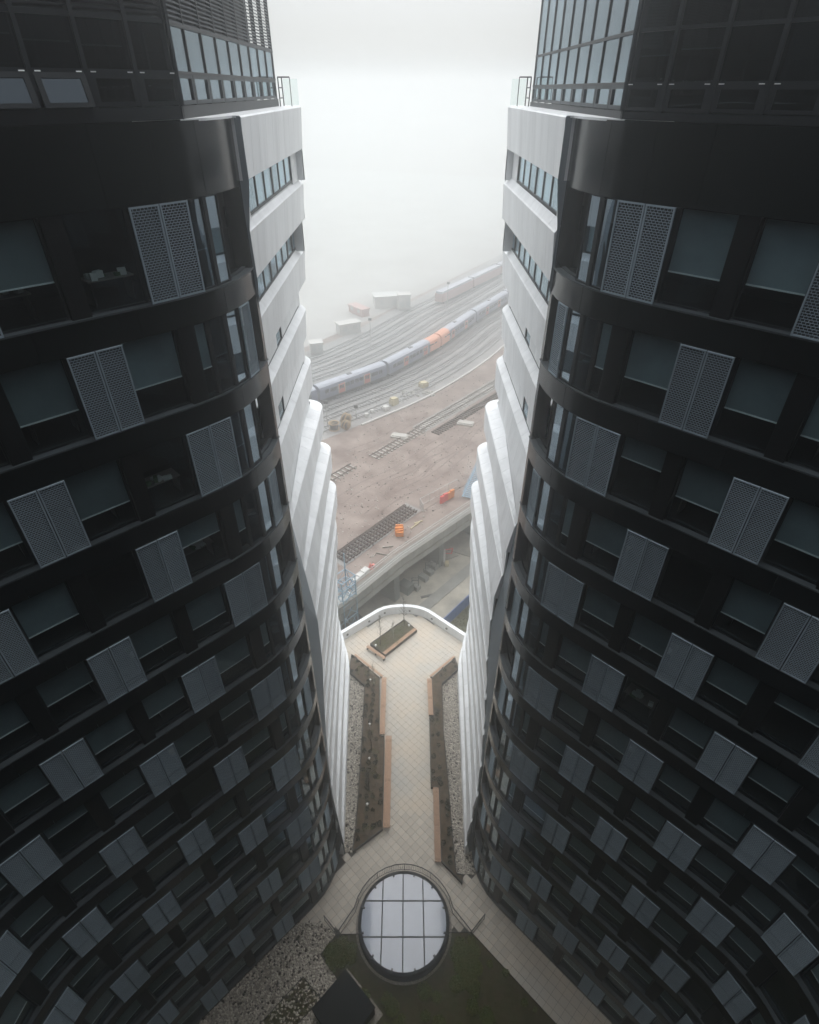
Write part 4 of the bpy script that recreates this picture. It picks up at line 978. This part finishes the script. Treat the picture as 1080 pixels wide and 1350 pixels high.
for i, (x, y, a, l) in enumerate([(1.2, 69.6, .9, 2.2), (1.7, 70.4, .5, 1.4), (-2.8, 64.5, .2, 1.6), (-3.6, 62.9, -.3, 1.8)]):
    mb = MB(); mb.obox((x, y), (math.cos(a), math.sin(a)), l, 0.14, ZR, ZR + .14); tag(obj('timber_offcut', mb, 'yellow' if i < 2 else 'deskwood'), ['long yellow timber offcut near the orange barriers', 'short yellow timber offcut near the orange barriers', 'brown timber offcut left of the orange barriers', 'brown timber offcut beside the red cone'][i], 'timber', 'timber offcuts on the ballast')

# track panels lying on the ballast
def track_panel(name, a, b, w, n, lab, sl, rails, z=ZR, rl='steelrail', sw=0.25):
    a = Vector(a); b = Vector(b); t = (b - a).normalized(); nn = Vector((-t.y, t.x)); ang = math.atan2(nn.y, nn.x)
    T = thing(name, (*((a + b) / 2), z), lab, 'railway track')
    mb = MB(); mb.box(-w / 2, w / 2, -sw / 2, sw / 2, 0, 0.2); me = mesh_of('sleeper', mb, sl)
    for i in range(n): p = a.lerp(b, (i + .5) / n); inst('sleeper', me, T, (p.x, p.y, z), (0, 0, ang + random.uniform(-.03, .03)))
    for r in rails:
        mb = MB(); p = a + nn * r; q = b + nn * r; mb.obox(((p + q) / 2)[:], t, (b - a).length, 0.11, z + .2, z + .36); obj('rail', mb, rl, T)
track_panel('track_panel', (-9.6, 61.6), (0.6, 74.0), 2.6, 24, 'dark rusty track panels lying nearest on the pink ballast', 'oldsleeper', (-1.25, -.75, -.1, .35, 1.0, 1.3))
track_panel('track_panel', (-6.2, 89.4), (3.0, 100.6), 2.5, 16, 'short end of pale sleeper track beyond the rusty panels', 'sleeper', (-.72, .72))
track_panel('track_panel', (2.2, 100.2), (22.0, 124.6), 2.6, 46, 'long run of close-laid pale concrete sleepers across the ballast', 'sleeper', (-.72, .72), ZR, 'steelrail', 0.3)
track_panel('track_panel', (5.2, 98.4), (23.0, 120.0), 2.0, 38, 'second darker row of sleepers beside the long pale sleepers', 'oldsleeper', (-.6, .6))
track_panel('track_panel', (-13.2, 82.2), (-9.4, 86.8), 2.2, 6, 'small piece of track ladder left on the ballast', 'sleeper', (-.7, .7))
for i, (x, y) in enumerate([(-1.5, 97.3), (11.5, 102.5)]):
    mb = MB(); mb.obox((x, y), (.9, -.3), 3.2, 1.6, ZR, ZR + .3); mb.obox((x + .1, y + .1), (.9, -.3), 2.8, 1.3, ZR + .3, ZR + .45); tag(obj('slab_stack', mb, 'sleeper'), ['pale slab stack at the end of the short track', 'pale slab stack beside the dark sleeper row'][i], 'slab stack')

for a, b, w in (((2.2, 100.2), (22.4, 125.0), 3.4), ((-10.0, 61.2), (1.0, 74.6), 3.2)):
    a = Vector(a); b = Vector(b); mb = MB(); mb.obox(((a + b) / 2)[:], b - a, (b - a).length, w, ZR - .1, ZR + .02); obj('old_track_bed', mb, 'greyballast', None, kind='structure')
random.seed(17); mb = MB()
for _ in range(2200):
    y = random.uniform(60, 128); x = random.uniform(-14, 22) + (y - 75) * .2
    if x > 9.35 + (y - 71.95) * .98 - 2 or (y - 52) < (x + 8.8) * 1.28 + 2.5: continue
    mb.blob((x, y, ZR + .03), random.uniform(.06, .16), random.choice([0, 0, 1]), .6)
obj('loose_ballast', mb, ['sleeper', 'oldsleeper'], None, 'loose stones scattered over the pink ballast', 'stones', None, 'stuff')
for (x0, y0, x1, y1) in [(-11, 76, 8, 97), (-6, 72, 14, 95), (-13, 88, 2, 104), (-4, 79, 6, 90), (2, 84, 16, 104)]:
    a = Vector((x0, y0)); b = Vector((x1, y1)); nn = Vector((-(b - a).y, (b - a).x)).normalized()
    for k in (-.9, .9):
        mb = MB(); 
        for j in range(10):
            p0 = a.lerp(b, j / 10) + nn * (k + .5 * math.sin(j * .9)); p1 = a.lerp(b, (j + 1) / 10) + nn * (k + .5 * math.sin((j + 1) * .9)); w_ = random.uniform(.12, .3)
            mb.obox(((p0 + p1) / 2)[:], p1 - p0, (p1 - p0).length + .05, w_, ZR, ZR + .006)
        obj('wheel_rut', mb, 'rut', None, kind='structure')
# running lines: curve of the railway
TC = [Vector(p) for p in [(-70, 66), (-45, 88), (-18.5, 112.2), (-5.6, 124.8), (7.3, 142.8), (18.2, 162.6), (29.6, 181.0), (62, 238), (120, 345)]]
TCs = [Vector((p.x, p.y)) for p in catmull(TC, 6)]
def along(P, off):
    return offset_line(P, off)
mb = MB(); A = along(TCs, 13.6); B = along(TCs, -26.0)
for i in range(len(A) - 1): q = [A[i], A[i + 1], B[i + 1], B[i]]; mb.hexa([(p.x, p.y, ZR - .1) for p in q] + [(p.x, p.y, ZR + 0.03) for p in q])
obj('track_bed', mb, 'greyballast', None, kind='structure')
labs = {10.4: 'running line nearest the cleared ballast', 6.9: 'second running line from the cleared ballast', 3.5: 'running line just in front of the blue train', 0: 'running line under the blue train', -3.6: 'first running line behind the blue train', -7.2: 'second running line behind the blue train', -10.8: 'third running line behind the blue train', -14.4: 'fourth running line behind the blue train', -18.0: 'fifth running line behind the blue train', -21.6: 'farthest running line, below the foggy yard'}
for off, lab in labs.items():
    C = along(TCs, off); T = thing('running_line', (C[20].x, C[20].y, ZR), lab, 'railway track', 'running lines of the railway')
    for r in (-.72, .72):
        Q = along(C, r); mb = MB()
        for i in range(len(Q) - 1): mb.obox(((Q[i] + Q[i + 1]) / 2)[:], (Q[i + 1] - Q[i]), (Q[i + 1] - Q[i]).length + .02, .15, ZR + .12, ZR + .27)
        obj('rail', mb, 'steelbright', T)
    mb = MB(); acc = 0
    for i in range(len(C) - 1):
        L = (C[i + 1] - C[i]).length; k = int(L / 0.75); t = (C[i + 1] - C[i]).normalized(); nn = Vector((-t.y, t.x))
        for j in range(k): p = C[i].lerp(C[i + 1], j / k); mb.obox((p.x, p.y), nn, 2.5, .26, ZR + .03, ZR + .12)
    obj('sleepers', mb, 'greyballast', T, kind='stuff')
mb = MB(); E1 = along(TCs, 14.0)
for i in range(12, 34): mb.obox(((E1[i] + E1[i + 1]) / 2)[:], (E1[i + 1] - E1[i]), (E1[i + 1] - E1[i]).length + .02, .35, ZR, ZR + .32)
tag(obj('cable_trough', mb, 'offwhite'), 'pale concrete cable trough edging the cleared ballast', 'cable trough')

# the train
def coach(c, t, L, lab, cab=0):
    t = Vector(t).normalized(); nn = Vector((-t.y, t.x)); z0 = ZR + 0.27
    T = thing('train_coach', (c[0], c[1], z0), lab, 'train coach', 'coaches of the blue train'); c = Vector(c)
    prof = [(-1.36, 0.9), (-1.38, 1.9), (-1.33, 2.9), (-1.15, 3.4), (-.7, 3.72), (0, 3.82), (.7, 3.72), (1.15, 3.4), (1.33, 2.9), (1.38, 1.9), (1.36, .9)]
    def ext(mb, P, l0, l1, mi=0, grow=0.0):
        n = len(P); vs = []
        for l_ in (l0, l1):
            for w, z in P: p = c + t * l_ + nn * (w * (1 + grow)); vs.append((p.x, p.y, z0 + z + grow * .5))
        mb.add(vs, [(i, i + 1, n + i + 1, n + i) for i in range(n - 1)] + [tuple(range(n)), tuple(range(2 * n - 1, n - 1, -1))], mi)
    mb = MB(); ext(mb, prof, -L / 2, L / 2); obj('body', mb, 'trainblue', T)
    mb = MB(); ext(mb, prof[3:8], -L / 2 + .05, L / 2 - .05, 0, 0.02); obj('roof', mb, 'trainroof', T)
    mb = MB(); mb.obox(c[:], t, L - 1, 2.3, z0 + .35, z0 + .9); obj('underframe', mb, 'monitor', T)
    for f in (-.36, .36): mb = MB(); p = c + t * L * f; mb.obox(p[:], t, 3.2, 2.2, z0, z0 + .6); obj('bogie', mb, 'monitor', T)
    for sgn in (-1, 1):
        for f in (-0.19, 0.19):
            p = c + t * L * f + nn * sgn * 1.36; mb = MB(); mb.obox(p[:], t, 1.5, .12, z0 + .95, z0 + 2.95); d_ = obj('door', mb, 'trainred', T)
            mb = MB(); mb.obox((p + nn * sgn * .03)[:], t, .22, .12, z0 + 1.9, z0 + 2.7)
            for s2 in (-.38, .38): q = p + t * s2 + nn * sgn * .03; mb.obox(q[:], t, .36, .12, z0 + 1.9, z0 + 2.7)
            obj('door_glass', mb, 'trainglass', d_)
            for s2 in (-.85, .85): q = p + t * s2; mb = MB(); mb.obox(q[:], t, .16, .1, z0 + .95, z0 + 2.95); obj('door_edge', mb, 'yellow', d_)
        for f in (-.40, -.33, -.28, -.1, -.035, .035, .1, .28, .33, .40):
            p = c + t * L * f + nn * sgn * 1.37; mb = MB(); mb.obox(p[:], t, L * .05, .06, z0 + 1.95, z0 + 2.75); obj('window', mb, 'trainglass', T)
    for f in (-.02,): p = c + t * L * f; mb = MB(); mb.obox(p[:], t, 1.1, .7, z0 + 3.8, z0 + 3.93); obj('roof_vent', mb, 'monitor', T)
    if cab:
        mb = MB(); a, b = (L / 2 - 4.6, L / 2 + .06) if cab > 0 else (-L / 2 - .06, -L / 2 + 4.6); ext(mb, prof, a, b, 0, 0.035); obj('cab', mb, 'trainorange', T)
        mb = MB(); p = c + t * (L / 2 + .1) * cab; mb.obox(p[:], nn, 2.0, .1, z0 + 2.0, z0 + 2.9); obj('windscreen', mb, 'trainglass', T)
    else: pass
CP = [(-33.8, 98.6), (-19.2, 111.6), (-5.35, 124.9), (7.35, 142.9), (18.1, 162.4), (29.8, 181.4), (40, 199.6), (50.5, 218)]
labs = ['nearest blue coach of the train, mostly behind the left white wing', 'blue coach with two red doors, second behind the left wing', 'blue coach ahead of the orange train ends, with an orange cab', 'blue coach just past the orange train ends, with an orange cab', 'faint blue coach in the fog, second past the orange ends', 'faint coach fading into the fog by the right white wing', 'hardly visible last coach of the train in the fog']
for i in range(7):
    a = Vector(CP[i]); b = Vector(CP[i + 1]); coach((a + b) / 2, b - a, (b - a).length - .6, labs[i], 1 if i == 2 else (-1 if i == 3 else 0))
for i in range(3):
    a = Vector((15, 189)) + Vector((0.55, 0.835)) * (i * 20.5); T = thing('far_coach', (a.x, a.y, ZR), ['first faint red coach of the far train in the fog', 'second faint red coach of the far train in the fog', 'third faint red coach of the far train in the fog'][i], 'train coach', 'coaches of the far red train')
    mb = MB(); mb.obox(a[:], (.55, .835), 19.6, 2.7, ZR + .9, ZR + 3.3); obj('body', mb, 'farred', T); mb = MB(); mb.obox(a[:], (.55, .835), 19.4, 2.2, ZR + 3.3, ZR + 3.9); obj('roof', mb, 'trainroof', T); mb = MB(); mb.obox(a[:], (.55, .835), 17, 2.2, ZR + .2, ZR + .9); obj('bogie', mb, 'monitor', T)

# things on the verge between trough and tracks
def drum(x, y, r, w, ang, tilt, lab):
    T = thing('cable_drum', (x, y, ZR), lab, 'cable drum', 'cable drums by the trough')
    ax = Vector((math.cos(ang) * math.cos(tilt), math.sin(ang) * math.cos(tilt), math.sin(tilt))); c = Vector((x, y, ZR + (r if tilt < .5 else w / 2 + .02)))
    for s_ in (-1, 1): mb = MB(); mb.tube(c + ax * s_ * w / 2, c + ax * s_ * (w / 2 - .1), r, 20); obj('flange', mb, 'drumwood', T)
    mb = MB(); mb.tube(c - ax * w / 2, c + ax * w / 2, r * .72, 16); obj('core', mb, 'monitor', T)
drum(-14.2, 100.4, 1.1, 1.4, 0, 1.57, 'cable drum lying flat beside the trough'); drum(-12.0, 102.2, 1.25, .9, 2.6, 0, 'cable drum standing on edge beside the trough'); drum(-11.9, 100.4, 1.0, .8, 2.4, 0, 'smaller cable drum leaning in front of the others')
for i, (x, y, w, h_, m_, lab) in enumerate([(-2.8, 111.4, 1.6, 1.5, 'yellow', 'pale yellow box on the verge beside the trough'), (-4.4, 108.8, 1.6, .9, 'offwhite', 'white bag on the verge beside the yellow box'), (-8.2, 105.6, .9, .8, 'offwhite', 'small white sack on the verge near the cable drums'), (-7.2, 107.5, .8, .7, 'offwhite', 'small white sack on the verge between drums and box'), (3.6, 120.2, 1.8, 1.2, 'yellow', 'pale yellow heap on the verge at the end of the trough')]):
    mb = MB(); mb.obox((x, y), (.7, .7), w, w * .8, ZR, ZR + h_ * .8); mb.obox((x, y), (.8, .6), w * .8, w * .7, ZR + h_ * .8, ZR + h_); tag(obj('site_box', mb, m_), lab, 'box')
mb = MB(); random.seed(4)
for _ in range(60): mb.blob((random.uniform(-1, 6), 116.5 + random.uniform(-1.2, 1.2) + 0, ZR + .1), random.uniform(.15, .5), 0, .7)
obj('rubble', mb, 'sleeper', None, 'pale rubble scattered beyond the yellow box', 'rubble', None, 'stuff')
for i, (x, y, h_) in enumerate([(-15.6, 101.5, 5.5), (-10.2, 104.8, 3.0), (-9.2, 143, 8), (12, 176, 8)]):
    T = thing('trackside_post', (x, y, ZR), ['tall thin post beside the cable drums', 'short thin post right of the cable drums', 'signal post behind the blue train', 'signal post far up the line in the fog'][i], 'post', 'posts by the tracks')
    mb = MB(); mb.tube((x, y, ZR), (x, y, ZR + h_), .09, 6); obj('pole', mb, 'galv', T); mb = MB(); mb.box(x - .4, x + .4, y - .12, y + .12, ZR + h_ - .6, ZR + h_); obj('head', mb, 'monitor', T)

# the yard and town fading into the fog, ground coloured pale as haze
mb = MB(); mb.prism([(-400, 60), (-70, 92), (-40, 125), (-12, 165), (30, 235), (90, 330), (150, 460), (-400, 700)], ZR - .2, ZR + .02); obj('yard_ground_hazed', mb, 'town', None, kind='structure')
def house(x, y, w, d, h_, ang, wm, rm, lab, flat=False, cat='building'):
    T = thing('far_house', (x, y, ZR), lab, cat, 'buildings fading into the fog'); c = Vector((x, y)); a = Vector((math.cos(ang), math.sin(ang))); n_ = Vector((-a.y, a.x))
    mb = MB(); mb.obox((x, y), a, w, d, ZR, ZR + h_); obj('wall', mb, wm, T)
    mb = MB()
    if flat: mb.obox((x, y), a, w + .4, d + .4, ZR + h_, ZR + h_ + .3)
    else:
        r = d * .32; q = [c - a * (w / 2 + .3) - n_ * (d / 2 + .3), c + a * (w / 2 + .3) - n_ * (d / 2 + .3), c + a * (w / 2 + .3) + n_ * (d / 2 + .3), c - a * (w / 2 + .3) + n_ * (d / 2 + .3)]; e = [c - a * (w / 2 + .3), c + a * (w / 2 + .3)]
        vs = [(p.x, p.y, ZR + h_ + .01) for p in q] + [(p.x, p.y, ZR + h_ + r) for p in e]; mb.add(vs, [(0, 1, 5, 4), (2, 3, 4, 5), (0, 4, 3), (1, 2, 5), (3, 2, 1, 0)])
    obj('roof', mb, rm, T)
    for i in range(max(2, int(w / 3))):
        for k in range(max(1, int(h_ / 3))):
            if w > 30: continue
            p = c + a * (-w / 2 + (i + .5) * w / max(2, int(w / 3))) - n_ * d / 2; mb = MB(); mb.obox(p[:], a, 1.1, .12, ZR + 1 + k * 3, ZR + 2.4 + k * 3); obj('window', mb, 'galv', T)
for i, s_ in enumerate([(-16.0, 156, 6, 3, 2.6, .5, 'offwhite', 'offwhite', 'small white cabin at the edge of the foggy yard', True), (-22.8, 141, 3.0, 2.6, 2.6, .3, 'offwhite', 'offwhite', 'white kiosk nearest the left white wing in the yard', True), (-14.2, 172, 7, 2.6, 2.0, -.9, 'farred', 'farred', 'low haze-paled red container in the foggy yard', True), (-6.2, 180, 8, 5, 3.2, .2, 'offwhite', 'galv', 'pale flat-roofed shed right of the orange container', True), (-1.0, 177, 3.5, 3, 4.2, .2, 'offwhite', 'offwhite', 'pale upright cabin beside the flat-roofed shed', True)]): house(*s_)
def far_tree(x, y, h_, r, lab, seed):
    random.seed(seed); T = thing('far_tree', (x, y, ZR), lab, 'tree', 'trees fading into the fog'); mb = MB(); mb.tube((x, y, ZR), (x, y, ZR + h_ * .6), .25, 7, .1)
    tips = []
    for i in range(7): a = random.uniform(0, 6.28); e = (x + math.cos(a) * r * .6, y + math.sin(a) * r * .6, ZR + h_ * random.uniform(.55, .9)); mb.tube((x, y, ZR + h_ * random.uniform(.3, .5)), e, .1, 5, .03); tips.append(e)
    obj('trunk', mb, 'bark', T); mb = MB()
    for e in tips + [(x, y, ZR + h_ * .85)]:
        for _ in range(90): mb.leaf((e[0] + random.gauss(0, r * .32), e[1] + random.gauss(0, r * .32), e[2] + random.gauss(0, h_ * .10)), random.uniform(.18, .42))
    obj('crown', mb, 'fartree', T)
for i, (x, y, h_, r) in enumerate([(-33, 160, 4.5, 2.6)]): far_tree(x, y, h_, r, ['faint tree in the fog beside the left wing', 'low faint bush at the yard edge'][i], 40 + i)

# desks and clutter seen through a few office windows
def desk(side, s, n, lab, col='paper'):
    rr = random.Random(int(s * 100) + n); z = SILL(n); T = thing('office_desk', FP(side, s, -1.1, z), lab, 'desk', 'cluttered desks behind the windows')
    p0 = FP(side, s, -1.1, z); A = FP(side, s - .5, 0, 0); B = FP(side, s + .5, 0, 0); t = (B - A).normalized()
    mb = MB(); mb.obox(p0[:2], t[:2], 1.35, .7, z + .70, z + .74); obj('top', mb, 'deskwood', T)
    nn = Vector((t.y, -t.x, 0)) * side
    for a in (-.6, .6): mb = MB(); q = p0 + t * a; mb.obox(q[:2], nn[:2], .6, .05, z, z + .70); obj('leg', mb, 'monitor', T)
    for k in range(7):
        q = p0 + t * rr.uniform(-.55, .55) + nn * rr.uniform(-.1, .3); mb = MB(); h_ = rr.uniform(.02, .22); mb.obox(q[:2], (t + nn * rr.uniform(-.5, .5))[:2], rr.uniform(.12, .3), rr.uniform(.1, .22), z + .745, z + .745 + h_)
        obj(rr.choice(['paper_stack', 'folder', 'box_file']), mb, col if k < 5 else 'plantgreen', T)
dl = [(-1, 6.2, 2, 'desk cluttered with white papers in the left tower, third storey'), (-1, 8.6, 2, 'desk with papers behind a half blind, left tower third storey'), (-1, 8.7, 4, 'desk with papers in the left tower, fifth storey'), (-1, 11.6, 4, 'desk with pale boxes in the left tower near the picture edge'), (-1, 5.6, 3, 'desk with papers behind the corner bay of the left tower'), (-1, 8.8, 0, 'desk with papers at the top left of the left tower'), (1, 8.2, 2, 'desk with papers in the right tower, third storey'), (1, 5.5, 3, 'desk with papers behind a half blind, right tower fourth storey'), (1, 5.5, 5, 'desk with white papers in the right tower, sixth storey'), (1, 8.6, 5, 'desk with picture frames in the right tower, sixth storey'), (1, 3.8, 8, 'desk with papers at the corner of the right tower, low down'), (1, 5.4, 8, 'desk with papers near the corner of the right tower, low down'), (-1, 5.8, 8, 'desk with green folders in the left tower, low down'), (1, 8.5, 6, 'desk with boxes in the right tower, seventh storey')]
for a in dl: desk(*a)
ords = ['top', 'second', 'third', 'fourth', 'fifth', 'sixth', 'seventh', 'eighth', 'ninth', 'tenth']; rq = random.Random(3); used = {(a[0], round(a[1]), a[2]) for a in dl}
for side in (-1, 1):
    for n in range(0, 9):
        cs = CENT[side]; b = rq.choice([1, 2, 3]); s_ = cs[b] + (1.3 if rq.random() < .5 else -1.3)
        if any(u[0] == side and u[2] == n and abs(u[1] - s_) < 1.6 for u in used): continue
        desk(side, s_, n, 'papered desk, %s storey of the %s tower, %s bay from its corner' % (ords[n], 'left' if side < 0 else 'right', ords[b]), rq.choice(['paper', 'paper', 'yellow']))

# ------------------------------------------------------------------ fog
mb = MB(); mb.box(-1520, 1520, -320, 1520, -12.0, 59.0)
hz = bpy.data.materials.new('haze'); hz.use_nodes = True; hn_ = hz.node_tree.nodes; hn_.clear()
ho = hn_.new('ShaderNodeOutputMaterial'); hv = hn_.new('ShaderNodeVolumePrincipled')
hv.inputs['Color'].default_value = (0.97, 0.985, 0.983, 1); hv.inputs['Density'].default_value = FOG; hv.inputs['Anisotropy'].default_value = FOG_G
hz.node_tree.links.new(hv.outputs[0], ho.inputs['Volume']); M['haze'] = hz
obj('haze', mb, 'haze', None, 'pale grey fog filling the air', 'haze', None, 'stuff')
